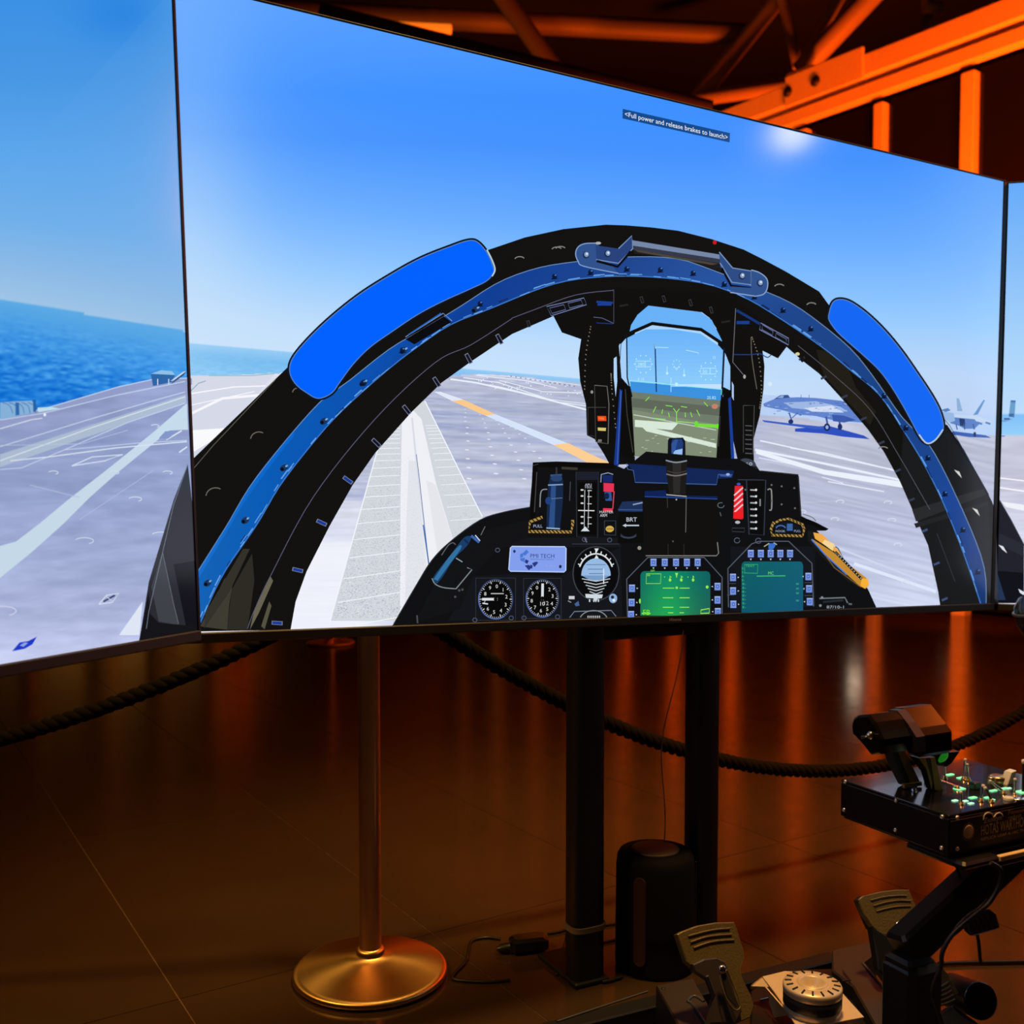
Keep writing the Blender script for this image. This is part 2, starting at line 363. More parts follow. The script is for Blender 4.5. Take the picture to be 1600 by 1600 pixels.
class Pic:
    """flat coloured shapes of the displayed picture, lying on the panel; z-order by tiny offsets"""
    def __init__(s, tv, base=0.0005): s.tv = tv; s.v = []; s.f = []; s.c = []; s.k = base
    def up(s, d=0.00006): s.k += d
    def poly(s, pts, col):
        s.k += 0.000002
        i = len(s.v); s.v += [tuple(s.tv.px(x, y, s.k)) for x, y in pts]
        s.f.append(tuple(range(i, i+len(pts)))); c = col if isinstance(col, tuple) else tuple(col)
        s.c.append([lin(c)]*len(pts))
    def strip(s, A, B, col):
        """band between two polylines with the same number of points; col may be a list per pair"""
        s.k += 0.000002
        for i in range(len(A)-1):
            j = len(s.v); s.v += [tuple(s.tv.px(*q, s.k)) for q in (A[i], A[i+1], B[i+1], B[i])]; s.f.append((j, j+1, j+2, j+3))
            if isinstance(col, list): s.c.append([lin(col[i]), lin(col[i+1]), lin(col[i+1]), lin(col[i])])
            else: s.c.append([lin(col)]*4)
    def line(s, pts, w, col, closed=False):
        p = [np.array(q, float) for q in pts]
        if closed: p = p+[p[0]]
        L = []; Rr = []
        for i in range(len(p)):
            d = p[min(i+1, len(p)-1)]-p[max(i-1, 0)]
            if closed and i in (0, len(p)-1): d = p[1]-p[-2]
            d = d/(np.linalg.norm(d)+1e-9); n = np.array([-d[1], d[0]])*w/2; L.append(tuple(p[i]+n)); Rr.append(tuple(p[i]-n))
        s.strip(L, Rr, col)
    def ell(s, c, rx, ry, col, rot=0.0, n=24):
        s.poly([(c[0]+rx*math.cos(t)*math.cos(rot)-ry*math.sin(t)*math.sin(rot), c[1]+rx*math.cos(t)*math.sin(rot)+ry*math.sin(t)*math.cos(rot)) for t in [2*math.pi*k/n for k in range(n)]], col)
    def ring(s, c, rx, ry, w, col, a0=0, a1=360, n=36):
        pts = [(c[0]+rx*math.cos(math.radians(a0+(a1-a0)*k/n)), c[1]+ry*math.sin(math.radians(a0+(a1-a0)*k/n))) for k in range(n+1)]
        s.line(pts, w, col)
    def rect(s, x, y, w, h, col, sl=0.0): s.poly([(x, y), (x+w, y+sl*w), (x+w, y+h+sl*w), (x, y+h)], col)
    def text(s, txt, x, y, hpx, col, wpx=None, sl=0.0):
        s.k += 0.000002
        vs, fs = text_polys(txt); i = len(s.v)
        if not len(vs): return
        sx = hpx if wpx is None else wpx/max(vs[:, 0].max(), 1e-6)
        s.v += [tuple(s.tv.px(x+v[0]*sx, y-v[1]*hpx+sl*v[0]*sx, s.k)) for v in vs]
        for f in fs: s.f.append(tuple(i+k for k in f)); s.c.append([lin(col)]*len(f))
    def build(s, name, parent):
        me = bpy.data.meshes.new(name); me.from_pydata(s.v, [], s.f)
        at = me.color_attributes.new('pic', 'FLOAT_COLOR', 'CORNER')
        cc = np.array([c for f in s.c for c in f]); cc = np.concatenate([cc, np.ones((len(cc), 1))], 1).astype(np.float32)
        at.data.foreach_set('color', cc.ravel()); me.materials.append(M['pic']); me.update()
        o = bpy.data.objects.new(name, me); COL.objects.link(o); o.parent = parent
        r = parent
        while r.parent: r = r.parent
        o.matrix_parent_inverse = Matrix.Translation(r.location).inverted() if parent is r else Matrix()
        if parent is not r: o.matrix_parent_inverse = Matrix()
        return o
def raster(tv, name, parent, us, vs, fn):
    A, B = np.meshgrid(us, vs); pts = tv.o[None, None]+A[..., None]*tv.u+B[..., None]*tv.v-tv.n*0.0002
    X, Y = proj(pts.reshape(-1, 3)); c = linv(fn(X, Y)); nu, nv = len(us), len(vs)
    idx = np.arange(nu*nv).reshape(nv, nu); F = np.stack([idx[:-1, :-1], idx[:-1, 1:], idx[1:, 1:], idx[1:, :-1]], -1).reshape(-1, 4)
    me = bpy.data.meshes.new(name); me.vertices.add(nu*nv); me.vertices.foreach_set('co', pts.reshape(-1).astype(np.float32))
    me.loops.add(F.size); me.loops.foreach_set('vertex_index', F.ravel().astype(np.int32)); me.polygons.add(len(F))
    me.polygons.foreach_set('loop_start', np.arange(0, F.size, 4, dtype=np.int32)); me.polygons.foreach_set('loop_total', np.full(len(F), 4, dtype=np.int32))
    me.update(); at = me.color_attributes.new('pic', 'FLOAT_COLOR', 'POINT')
    at.data.foreach_set('color', np.concatenate([c, np.ones((len(c), 1))], 1).astype(np.float32).ravel()); me.materials.append(M['pic']); me.validate()
    o = bpy.data.objects.new(name, me); COL.objects.link(o); o.parent = parent; o.matrix_parent_inverse = Matrix.Translation(parent.location).inverted()
    return o
_rs = np.random.RandomState(3); _T = _rs.rand(256, 256)
def vn(x, y):
    x = np.asarray(x, float); y = np.asarray(y, float); xi = np.floor(x).astype(int); yi = np.floor(y).astype(int); fx = x-xi; fy = y-yi
    fx = fx*fx*(3-2*fx); fy = fy*fy*(3-2*fy); g = lambda a, b: _T[a % 256, b % 256]
    return (g(xi, yi)*(1-fx)+g(xi+1, yi)*fx)*(1-fy)+(g(xi, yi+1)*(1-fx)+g(xi+1, yi+1)*fx)*fy
def ramp(t, stops):
    t = np.asarray(t); xs = [s[0] for s in stops]
    return np.stack([np.interp(t, xs, [s[1][k] for s in stops]) for k in range(3)], -1)
def mixc(a, b, m): m = np.clip(m, 0, 1)[..., None]; return a*(1-m)+np.asarray(b, float)*m
def hor(x): return 537+0.0897*(x-300)
def bg_center(X, Y):
    t = (Y+30)/(hor(X)+30)
    up = ramp(t, [(0, (92,162,255)), (.3, (60,143,255)), (.42, (66,145,254)), (.62, (104,172,255)), (.78, (146,200,255)), (.92, (190,221,252)), (1, (200,226,252))])
    lt = np.exp(-((X-290)/80.)**2*.5)*.38+np.exp(-np.abs(X-290)/260.)*.26
    c = mixc(up, (205,228,250), lt*np.clip(.25+t*.9, 0, 1))
    rr = np.exp(-((X-1580)/120.)**2)*.30; c = mixc(c, (176,212,252), rr)
    c = mixc(c, (188,205,240), np.clip((X-1100)/400., 0, 1)*np.clip((t-.8)/.2, 0, 1)*.7)
    hz = hor(X); sea = mixc(ramp((Y-hz)/50., [(0, (150,203,245)), (.35, (120,188,240)), (1, (134,200,245))]), (190,225,248), np.exp(-(X-285)/60.)*.3)
    sea = sea+(vn(X*.12, Y*.9)-.5)[..., None]*16*np.clip((Y-hz)/40., 0, 1)[..., None]
    sea = mixc(sea, (184,208,244), np.clip((X-1100)/90., 0, 1))
    c = np.where((Y > hz)[..., None], sea, c)
    de = np.interp(X, [260,300,340,455,700,742,800,905,1100,1190,1320,1560], [632,610,588,582,588,584,587,599,636,648,660,682])
    dd = np.clip(Y-de, .5, None); dep = 9000/(Y-hor(X)*.75-hor(800)*.25+14); lat = (X-660)*dep/900
    dk = ramp(Y, [(580, (196,200,220)), (650, (176,184,210)), (720, (188,194,216)), (790, (206,210,228)), (860, (216,218,234)), (960, (228,230,244))])
    dk = mixc(dk, (150,160,205), np.clip((vn(lat*.05+3, dep*.35)-.45)*1.3, 0, .55))
    dk = dk+(vn(X*.018+Y*.05, Y*.42)-.5)[..., None]*26+(vn(X*.07, Y*.25)-.5)[..., None]*10
    right = np.clip((X-1150)/80., 0, 1); dr = ramp(Y, [(640, (196,200,222)), (700, (186,190,210)), (800, (182,188,216)), (950, (204,212,238))])
    dr = dr+(vn(X*.02-Y*.02, (Y-X*.22)*.30)-.5)[..., None]*24
    dk = dk*(1-right[..., None])+dr*right[..., None]
    lf = np.clip((560-X)/120., 0, 1)*np.clip((720-Y)/60., 0, 1); dk = mixc(dk, (236,236,246), lf*.75)
    dk = mixc(dk, (243,245,254), np.clip((620-X)/60., 0, 1)*np.clip((Y-780)/80., 0, 1)*.85)
    c = np.where((Y > de)[..., None], dk, c)
    return c
def bg_left(X, Y):
    hz = 467+0.175*X
    t = (Y+40)/(hz+40)
    c = ramp(t, [(0, (56,142,228)), (.3, (70,150,228)), (.55, (92,166,236)), (.75, (112,176,234)), (.9, (144,188,230)), (1, (164,200,230))])
    c = mixc(c, (28,124,222), np.exp(-(((X-195)/70.)**2+((Y-20)/50.)**2))*.6)
    c = mixc(c, (140,190,236), np.exp(-(290-X)/60.)*.22)
    m = (Y > 60+(200-X)*1.1); c = mixc(c, (110,170,235), m*.10)          # slightly paler below a diagonal
    s = ramp((Y-hz)/150., [(0, (92,170,228)), (.35, (66,152,228)), (.8, (30,124,216)), (1.1, (24,120,214))])
    amp = np.clip((Y-hz-12)/90., 0, 1)*34
    dy = (Y-hz*.6-150*.6)
    wv = vn(X*.05+dy*.02, Y*.36)*.55+vn(X*.12+9, Y*.62+5)*.45
    s = s+((wv-.5)*2)[..., None]*amp[..., None]*np.array([1.5, 1.3, .7])
    c = np.where((Y > hz)[..., None], s, c)
    de = np.interp(X, [-50,0,80,185,240,300,320], [670,656,637,606,594,592,590])
    d = ramp(Y, [(590, (146,156,198)), (700, (144,157,200)), (850, (156,168,208)), (950, (168,178,216)), (1010, (190,198,234)), (1060, (204,210,240))])
    d = d+(vn(X*.02+Y*.03, Y*.09)-.5)[..., None]*20+(vn(X*.05-Y*.02, Y*.3)-.5)[..., None]*10
    c = np.where((Y > de)[..., None], d, c)
    return c
def bg_right(X, Y):
    X = np.clip(X, 1500, 1750)
    t = (Y-280)/(655-280.)
    c = ramp(t, [(0, (100,170,250)), (.35, (135,190,250)), (.7, (170,212,250)), (1, (190,222,252))])
    s = ramp((Y-646)/36., [(0, (128,190,248)), (1, (150,210,250))]); c = np.where((Y > 646)[..., None], s, c)
    d = ramp(Y, [(680, (200,202,222)), (740, (196,196,216)), (830, (214,216,236)), (950, (220,222,240))])+(vn(X*.03, Y*.3)-.5)[..., None]*16
    return np.where((Y > 681)[..., None], d, c)

tC = tv_build(tvC, 'large middle television showing the cockpit view, widest of the three', 0.004, 0.012, 0.004, 0.018)
tL = tv_build(tvL, 'left television turned inward, showing sea and empty carrier deck', 0.006, 0.006, 0.004, 0.018)
tR = tv_build(tvR, 'right television, only a narrow strip at the right edge of photo', 0.006, 0.006, 0.004, 0.018)
scC = raster(tvC, 'screen', tC, np.linspace(-tvC.W/2, tvC.W/2, 560), np.linspace(-tvC.H/2, tvC.H/2, 380), bg_center)
uL = np.concatenate([np.linspace(-tvL.W/2, 0.30, 6)[:-1], np.linspace(0.30, tvL.W/2, 240)])
def bgl(X, Y):
    return bg_left(np.clip(np.where(np.isfinite(X), X, -60), -60, 320), np.clip(Y, -60, 1100))
def left_fn(X, Y):
    n = len(uL); X = X.reshape(-1, n).copy(); Y = Y.reshape(-1, n).copy(); X[:, :5] = X[:, 5:6]; Y[:, :5] = Y[:, 5:6]; return bgl(X.ravel(), Y.ravel())
scL = raster(tvL, 'screen', tL, uL, np.linspace(-tvL.H/2, tvL.H/2, 340), left_fn)
uR = np.concatenate([np.linspace(-tvR.W/2, -tvR.W/2+0.12, 30), np.linspace(-tvR.W/2+0.12, tvR.W/2, 30)[1:]])
scR = raster(tvR, 'screen', tR, uR, np.linspace(-tvR.H/2, tvR.H/2, 200), bg_right)

BK = (17,17,16); BL = (26,78,170); BD = (14,36,90); WH = (214,224,238)
def clipx(tv): return None
# ---- left picture: deck markings, arch foot
p = Pic(tvL)
wd = (196,216,232); yl = (200,214,222)
kL4 = K(0,600,4); deL = [(-40,668),(0,656),(80,637),(185,606),(240,594),(300,592)]
p.strip([(x, y-1.2) for x, y in deL], [(x, y+9) for x, y in deL], (146,156,198)); p.line([(x, y-1.5) for x, y in deL], 1.4, (190,212,238)); p.up(0.00002)
up_ = kL4((1168,120),(960,300),(800,430),(650,550),(430,720),(250,870),(100,985),(0,1012),(-60,1020)); lo_ = kL4((1175,285),(1060,290),(850,460),(740,550),(560,710),(400,870),(200,1050),(0,1212),(-60,1260))
p.strip(up_, lo_, wd)
p.strip(kL4((0,440),(500,280),(1160,66)), kL4((0,520),(620,305),(1165,118)), (170,186,208))
p.line(kU((0,800),(720,540),(1446,300)), 1.6, (214,224,232)); p.line(kU((0,690),(720,470),(1200,330),(1446,262)), 1.5, (196,206,232))
p.line(kU((0,550),(250,478),(330,468)), 1.4, WH); p.line(kU((0,868),(170,855),(560,690),(1000,500),(1446,350)), 1.4, (194,206,234))
p.line(kU((80,800),(380,770),(900,700),(1460,650)), 1.8, WH); p.line(kU((500,715),(1100,660),(1460,640)), 1.2, (196,208,234))
p.line(kU((0,680),(640,668),(1000,560)), .8, (186,198,226)); p.line(kU((560,840),(720,770),(960,752),(820,800),(560,840)), 1.8, (208,218,238))
p.line(kU((1300,635),(1420,565)), 2.2, WH); p.line(kU((1400,735),(1462,690)), 2.2, WH); p.poly(kU((1240,625),(1290,570),(1400,562),(1310,630)), (128,146,196))
for a, b in (((215,770),.0), ((675,770),0), ((545,877),0), ((340,1045),0), ((648,1022),0), ((10,1328),0), ((625,582),0), ((460,770),0)):
    q = kH(a)[0]; sz = 4+max(0, q[1]-720)*.04; p.ring(q, sz*1.6, sz*.55, 1.1, WH, 200, 420, 14)
for x, y, s_ in ((440,1280,1.0),):
    q = kH((x, y))[0]; p.line([(q[0]-16, q[1]+8), (q[0]-4, q[1]-6), (q[0]+15, q[1]-9), (q[0]+5, q[1]+5), (q[0]-16, q[1]+8)], 1.6, WH)
    p.line([(q[0]-9, q[1]+4), (q[0]+9, q[1]-6)], 3, (60,70,110)); p.line([(q[0]-4, q[1]-4), (q[0]+4, q[1]+3)], 1, WH)
q = kH((100,1462))[0]; p.poly([(q[0]-20,q[1]+11),(q[0]-8,q[1]-3),(q[0]+5,q[1]-5),(q[0]+19,q[1]-12),(q[0]+12,q[1]),(q[0],q[1]+7)], (28,56,196)); p.poly([(q[0]-8,q[1]+2),(q[0],q[1]-3),(q[0]+5,q[1]-2),(q[0]-2,q[1]+4)], (140,160,235))
p.line(kH((120,820),(320,870)), 1.2, (176,186,222)); p.line(kH((320,960),(620,760)), .8, (178,190,226))
# raft, catwalk posts at the deck edge
p.poly(kU((1178,120),(1368,130),(1345,185),(1195,216)), (38,96,160)); p.poly(kU((1178,120),(1260,92),(1345,100),(1368,130)), (140,190,226))
for x in (1232,1318): p.line(kU((x,160),(x,208)), 1.4, WH)
for k in range(9): q = kU((1350+k*11, 185-k*8))[0]; p.line([(q[0]-2, q[1]+3), (q[0]+3, q[1]-4)], 1.1, (40,70,120)); p.line([(q[0]-3, q[1]-2), (q[0]+3, q[1]-4)], .8, WH)
p.poly(kU((0,345),(120,335),(250,330),(285,400),(260,425),(0,478)), (132,176,216))
for k in range(5): p.line(smooth(kU((20+k*50,345),(75+k*48,370),(100+k*45,430)), 4), 1.2, (70,116,176))
p.poly(kU((120,345),(148,345),(152,440),(122,448)), (44,104,168)); p.poly(kU((258,322),(280,322),(284,412),(260,420)), (36,98,166))
p.poly(kU((292,385),(400,380),(470,392),(300,420)), (190,222,236)); p.line(kU((0,482),(330,430),(900,290),(1446,180)), 1.2, (196,216,240)); p.ell(kU((350,440))[0], 2, 2.4, (245,245,255))
foot = kH((757,735),(792,1050),(812,1430),(745,1440),(555,1480),(565,1425),(600,1210),(700,880)); p.up()
p.poly(foot, (40,42,50)); p.up(); p.poly(kH((700,1140),(788,1125),(800,1392),(750,1392)), (16,17,26))
p.poly(kH((610,1230),(655,1090),(700,1300),(720,1385),(640,1370)), (62,65,72)); p.poly(kH((565,1425),(600,1250),(606,1340),(640,1375),(745,1385),(805,1385),(810,1435),(555,1475)), (18,19,24))
p.line(kH((590,1400),(600,1330),(700,900),(757,735)), .8, (120,130,150)); p.line(kH((655,1090),(700,1300),(720,1380)), .8, (110,116,124)); p.poly(kH((480,1425),(575,1290),(562,1425)), (222,230,246))
p.build('displayed_deck', scL)

# ---- centre picture ----
p = Pic(tvC)
# catapult track and markings on the deck
kZ = K(440,560,4)
p.poly(kZ((660,350),(895,265),(1130,740),(1255,990),(1400,1300),(1000,1640),(300,1640)), (210,215,221))
p.poly(kZ((752,380),(800,300),(875,380),(965,780),(1062,1100),(1180,1500),(1180,1640),(736,1640),(742,900)), (238,240,246))
p.poly(kZ((795,640),(840,640),(905,1280),(900,1640),(770,1640),(780,1000)), (226,229,236)); p.poly(kZ((905,760),(962,790),(1062,1110),(1110,1300),(985,1300)), (228,230,236))
rs = random.Random(5)
for k in range(4200):                                   # perforated steel plates either side of the slot
    y = 420+1200*rs.random()**.75; tt = (y-350)/1250.
    if rs.random() < .72: x0 = 660-tt*345+6; x1 = 745-tt*5
    else: x0 = 880+tt*330; x1 = min(895+(y-265)*.497, 1400)
    x = x0+(x1-x0)*rs.random(); q = kZ((x, y))[0]; s_ = .22+tt*.5
    p.rect(q[0], q[1], s_*2.2, s_, (160,170,182) if rs.random() < .7 else (234,238,244)); p.k -= 0.000002
for k in range(700):
    y = 600+1000*rs.random(); tt = (y-350)/1250.; q = kZ((750+rs.random()*(90+60*tt), y))[0]; p.rect(q[0], q[1], .4+tt, .3+tt*.3, (200,206,216)); p.k -= 0.000002
p.up(0.00001)
y = 420.; st = 17.
while y < 1640:
    tt = (y-350)/1250.; p.line(kZ((660-tt*345, y+70*tt*tt), (742, y-8*tt)), .9+.5*tt, (240,245,250)); p.k -= 0.000002
    if y < 1050: p.line(kZ((880+tt*330, y), (895+(y-265)*.497-6, y-26*tt)), .9, (240,245,250)); p.k -= 0.000002
    y += st; st *= 1.13
p.up(0.00001)
p.line(kZ((660,350),(580,640),(315,1600),(300,1655)), 1.7, (242,247,252)); p.line(kZ((895,265),(1130,740),(1255,990)), 1.7, (242,247,252))
p.line(kZ((815,370),(842,640),(920,1285)), 2.8, (214,220,232)); p.line(kZ((842,600),(862,760),(918,1275)), 1.0, (90,108,150)); p.line(kZ((885,1040),(920,1285)), 1.8, (60,104,170))
p.line(kZ((742,700),(738,1620)), .7, (206,210,220))
# stripes
p.poly(kV((190,360),(240,360),(420,422),(330,432)), (226,232,246)); p.poly(kV((330,432),(420,422),(668,535),(595,548)), (250,202,140)); p.poly(kV((595,548),(668,535),(1240,765),(1120,775)), (214,228,250)); p.poly(kV((1120,775),(1240,762),(1420,850),(1600,930),(1600,960),(1480,960)), (252,206,148))
wl_ = (232,240,250)
for pts, wd_ in ((((320,262),(520,290),(860,365),(1380,500)), 2.6), (((420,250),(700,290),(1150,440),(1380,470)), 1.4), (((520,232),(900,272),(1150,330)), 1.3), (((530,225),(820,245),(1330,308)), .9),
                 (((700,270),(1040,360),(1340,370)), 1.2), (((400,270),(700,320),(1100,420),(1380,455)), 1.0)):
    p.line(kV(*pts), wd_, wl_)
for k in range(46): q = kV((520+rs.random()*860, 0))[0]; yy = 540+(238+(q[0]-744)*5*.11+rs.random()*80)/5; p.rect(q[0], yy, 1.6, 1.2, (244,248,252)); p.k -= 0.000002
for k in range(28): q = kV((770+k*19, 232+k*3.0))[0]; p.rect(q[0], q[1], 1.6, 1.8, (110,130,170) if k % 2 else (220,230,245)); p.k -= 0.000002
p.up(0.00001)
for r_ in range(12):                                    # tie-down eyes in the deck
    for c_ in range(4):
        X0, Y0 = (440, 500), (470+c_*110, 660+r_*0)
        x = 436+c_*118+r_*(4+c_*19)*.6+rs.uniform(-9,9); y_ = 500+r_*(22+r_*3.2)+c_*44+rs.uniform(-5,5)
        if y_ > 1080 or x > 1400 or (x > 940 and y_ > 890): continue
        q = kV((x, y_))[0]; s_ = 1.0+r_*.2; p.ell(q, s_*1.4, s_*.42, (228,232,244), .1, 8); p.k -= 0.000002
p.poly(kI((185,300),(275,300),(560,292),(330,560),(200,670)), (214,218,232)); p.poly(kI((190,540),(345,530),(330,560),(260,600),(195,640)), (250,250,253))
for pts, wd_ in ((((185,470),(330,400),(500,385)), 4), (((185,380),(380,350),(520,345)), 2), (((190,430),(470,370)), 1.4), (((200,620),(270,585)), 1.6)): p.line(kI(*pts), wd_, (246,247,252))
p.line(kI((270,300),(460,300),(560,291)), 1.5, (150,190,205)); p.line(kH((770,440),(800,410),(830,400)), 1.2, (120,160,190))
p.up(0.00002)
for pts, wd_, c_ in ((((800,10),(1200,90),(1640,185)), 3.4, (232,240,252)), (((1000,0),(1200,30),(1600,130)), 2, (228,236,250)), (((820,55),(1000,90)), 1.6, (220,228,246)), (((1180,165),(1300,200)), 1.4, (224,232,248)), (((1060,310),(1300,300)), .6, (200,206,226))):
    p.line(kC(*pts), wd_, c_)
p.poly(kJ((260,520),(600,620),(990,680),(1000,712),(600,645),(260,540)), (236,242,252)); p.line(kJ((280,475),(600,545),(940,620)), 2.2, (230,238,250)); p.line(kJ((620,680),(900,730)), 1.8, (226,234,248)); p.line(kJ((750,1090),(1160,1230)), 5, (222,232,250)); p.line(kJ((640,1000),(1150,1200)), 3, (206,214,240))
for x, y_ in ((655,868),(940,872),(970,996),(1010,1185),(680,780),(920,785),(490,830)): q = kJ((x, y_))[0]; p.ring(q, 6, 2.6, 1.3, WH, 150, 420, 12)
for x, y_ in ((1480,768),(1500,740)): q = kJ((x, y_))[0]
p.build('displayed_deck', scC)

# parked jets
p = Pic(tvC, 0.0009)
jb = (78,110,190)
p.poly(kJ((455,415),(620,400),(800,450),(828,468),(690,455),(600,440),(455,430)), (46,80,190)); p.poly(kJ((290,372),(440,390),(640,410),(560,418),(300,382)), (60,92,196))
p.poly(kJ((296,290),(350,268),(400,262),(470,258),(560,262),(680,275),(740,290),(800,350),(790,385),(700,378),(640,372),(560,352),(470,345),(400,325),(300,305)), (98,132,205))
p.poly(kJ((400,285),(560,278),(680,305),(720,330),(560,325),(440,312)), (158,184,230)); p.poly(kJ((500,312),(640,300),(700,335),(540,330)), (210,222,244))
p.poly(kJ((350,268),(380,248),(420,246),(430,260)), (52,84,150)); p.poly(kJ((365,262),(385,250),(400,250),(395,262)), (140,170,220)); p.poly(kJ((640,345),(700,350),(760,372),(700,385),(645,378)), (60,90,170))
p.line(kJ((425,335),(438,372)), 2, (60,86,160)); p.line(kJ((470,335),(440,362)), 1.4, (70,96,170)); p.ell(kJ((434,380))[0], 4, 3.6, (30,50,110)); p.line(kJ((610,355),(618,395)), 3, (66,92,160)); p.ell(kJ((615,408))[0], 5, 6, (24,42,96)); p.ell(kJ((615,408))[0], 2.4, 3, (150,176,222)); p.line(kJ((676,370),(680,400)), 3, (60,88,160)); p.ell(kJ((680,406))[0], 3.6, 5, (30,52,110))
p.poly(kJ((690,300),(705,255),(720,250),(730,300)), (90,120,190)); p.line(kJ((485,262),(486,245)), .9, jb); p.line(kJ((525,262),(526,245)), .9, jb)
rs = random.Random(9)
for k in range(60): q = kJ((310+rs.random()*440, 285+rs.random()*70))[0]; p.rect(q[0], q[1], 2+rs.random()*5, .9, (70,100,180) if k % 2 else (170,194,236)); p.k -= 0.000002
p.build('displayed_jet', scC); p = Pic(tvC, 0.0009)
# second jet behind the right arch
j2 = (120,160,212)
p.poly(kW((120,480),(200,455),(400,480),(436,497),(300,492),(150,470)), (60,96,180)); p.poly(kW((130,345),(200,352),(330,356),(438,392),(436,400),(330,392),(200,378),(140,370)), (196,214,240))
p.poly(kW((150,360),(200,368),(330,380),(360,412),(330,440),(270,440),(230,420),(180,405)), (92,128,196)); p.poly(kW((235,375),(270,378),(272,425),(240,420)), (36,58,110))
p.poly(kW((218,248),(234,250),(256,330),(222,330)), (142,176,214)); p.poly(kW((388,258),(396,262),(352,350),(322,356)), (104,146,196)); p.poly(kW((120,322),(165,310),(182,325),(150,335)), (90,130,190))
p.poly(kW((130,332),(200,342),(210,390),(180,400),(140,378)), (150,184,226))
for x in (215,262,322): p.line(kW((x,410),(x+8,445)), 1.8, (56,88,150))
p.ell(kW((332,475))[0], 2.2, 4, (28,48,96)); p.line(kW((345,400),(378,410)), 3.4, (84,126,190)); p.line(kW((400,400),(430,410)), 3, (84,126,190))
p.build('displayed_jet', scC)
p = Pic(tvR, 0.0009)
p.poly(kW((556,262),(588,262),(580,372),(545,362)), (108,158,204)); p.poly(kW((486,392),(540,375),(575,378),(520,398)), (120,165,214)); p.rect(*kW((515,372))[0], 9, 3, (70,110,170)); p.rect(*kW((545,345))[0], 8, 5, (70,110,170)); p.line(kW((480,486),(520,486)), 1.2, (40,80,200)); p.poly(kW((556,262),(588,262),(586,276),(556,272)), (70,120,180))
p.build('displayed_jet_tail', scR)['kind'] = 'stuff'; p = Pic(tvR, 0.0009); p.line(kW((470,745),(640,765)), 2, (246,248,252)); p.line(kW((468,805),(640,830)), 2.4, (246,248,252)); p.poly(kW((500,895),(640,915),(640,952),(530,930)), (240,242,250))
p.build('displayed_deck_line', scR)['kind'] = 'stuff'; p = Pic(tvR, 0.001)
p.up(); p.poly(kW((465,850),(470,1530),(640,1530),(640,1165),(560,1010)), (32,34,44)); p.poly(kW((440,1325),(640,1340),(640,1530),(440,1530)), (16,17,26)); p.poly(kW((455,1320),(468,1325),(525,1510),(440,1510)), (34,52,84))
p.poly(kW((455,1080),(640,1160),(640,1240),(455,1150)), (40,43,54)); p.poly(kW((480,1165),(510,1175),(535,1218),(505,1195)), (226,230,236)); p.poly(kW((604,1440),(640,1460),(640,1482),(615,1465)), (220,226,236)); p.line(kW((470,855),(560,1010),(645,1172)), 1, (80,84,100))
p.build('displayed_arch_foot', scR)

# ---- canopy arch
p = Pic(tvC, 0.0012)
outer = kH((772,720))+kH((1170,335))+[(470,540),(560,470),(660,425),(770,388),(820,371),(880,358)]+kD((330,42),(450,46),(600,58),(760,78),(960,128),(1150,190),(1260,245),(1400,320),(1500,380),(1600,440))+[(1330,525),(1400,600),(1456,656),(1480,664)]+kJ((1300,520),(1420,740),(1440,780))+[(1556,800)]
inner = [(454,984),(462,940),(479,893),(515,822),(551,758),(586,708),(643,644),(690,598),(736,565),(800,522),(860,496),(930,462),(1000,452),(1100,462),(1180,500),(1229,542),(1253,563),(1280,584),(1319,627),(1356,671),(1381,706),(1406,752),(1431,806),(1450,852),(1462,899),(1469,946)]
ring = outer+[(1560,944)]+inner[::-1]+[(300,987),(300,800)]
p.poly(ring, BK); p.up()
p.poly([(1412,660),(1480,670),(1545,772),(1548,944),(1470,944),(1450,852),(1406,752)], (25,26,28)); p.up(0.00001)
p.poly(kJ((560,20),(640,30),(720,110),(760,210),(860,330),(830,400),(700,260),(600,150)), (32,30,23))
p.poly(kJ((1040,820),(1400,715),(1410,745),(1060,880)), (40,42,44)); p.poly(kJ((1050,890),(1420,780),(1420,800),(1060,912)), (33,35,36)); p.up(0.00001)
# lighter brownish sheen low on the left foot
p.poly(kI((232,1400),(340,1190),(380,1180),(360,1300),(350,1415)), (62,60,50)); p.poly(kI((350,1415),(370,1240),(460,1080),(470,1200),(440,1415)), (44,43,36)); p.poly(kI((470,1330),(540,1180),(552,1200),(490,1340),(450,1415)), (104,98,80)); p.poly(kI((500,1400),(535,1290),(545,1310),(515,1412)), (86,82,66))
p.poly(kI((255,1340),(420,1060),(450,1060),(360,1250),(250,1410)), (50,49,42))
# blue band
bt = [(308,893),(353,822),(401,744),(494,633),(543,596),(608,545),(657,516),(720,478),(780,440),(840,418),(902,408),(978,401),(1054,403),(1107,419),(1196,455),(1238,474),(1280,503),(1331,546),(1366,590),(1412,655),(1453,696),(1500,787),(1537,881),(1541,944)]
bb = [(312,978),(348,900),(401,822),(437,761),(486,697),(533,644),(604,580),(657,539),(704,508),(764,484),(860,446),(931,434),(1007,433),(1088,441),(1138,455),(1188,479),(1280,540),(1330,580),(1375,618),(1412,674),(1444,727),(1475,790),(1506,868),(1533,946)]
def resample(pl, n):
    a = np.array(smooth(pl, 6)); d = np.r_[0, np.cumsum(np.hypot(*np.diff(a, axis=0).T))]; t = np.linspace(0, d[-1], n)
    return list(zip(np.interp(t, d, a[:, 0]), np.interp(t, d, a[:, 1])))
NB = 90; A = resample(bt, NB); B = resample(bb, NB)
cols = []
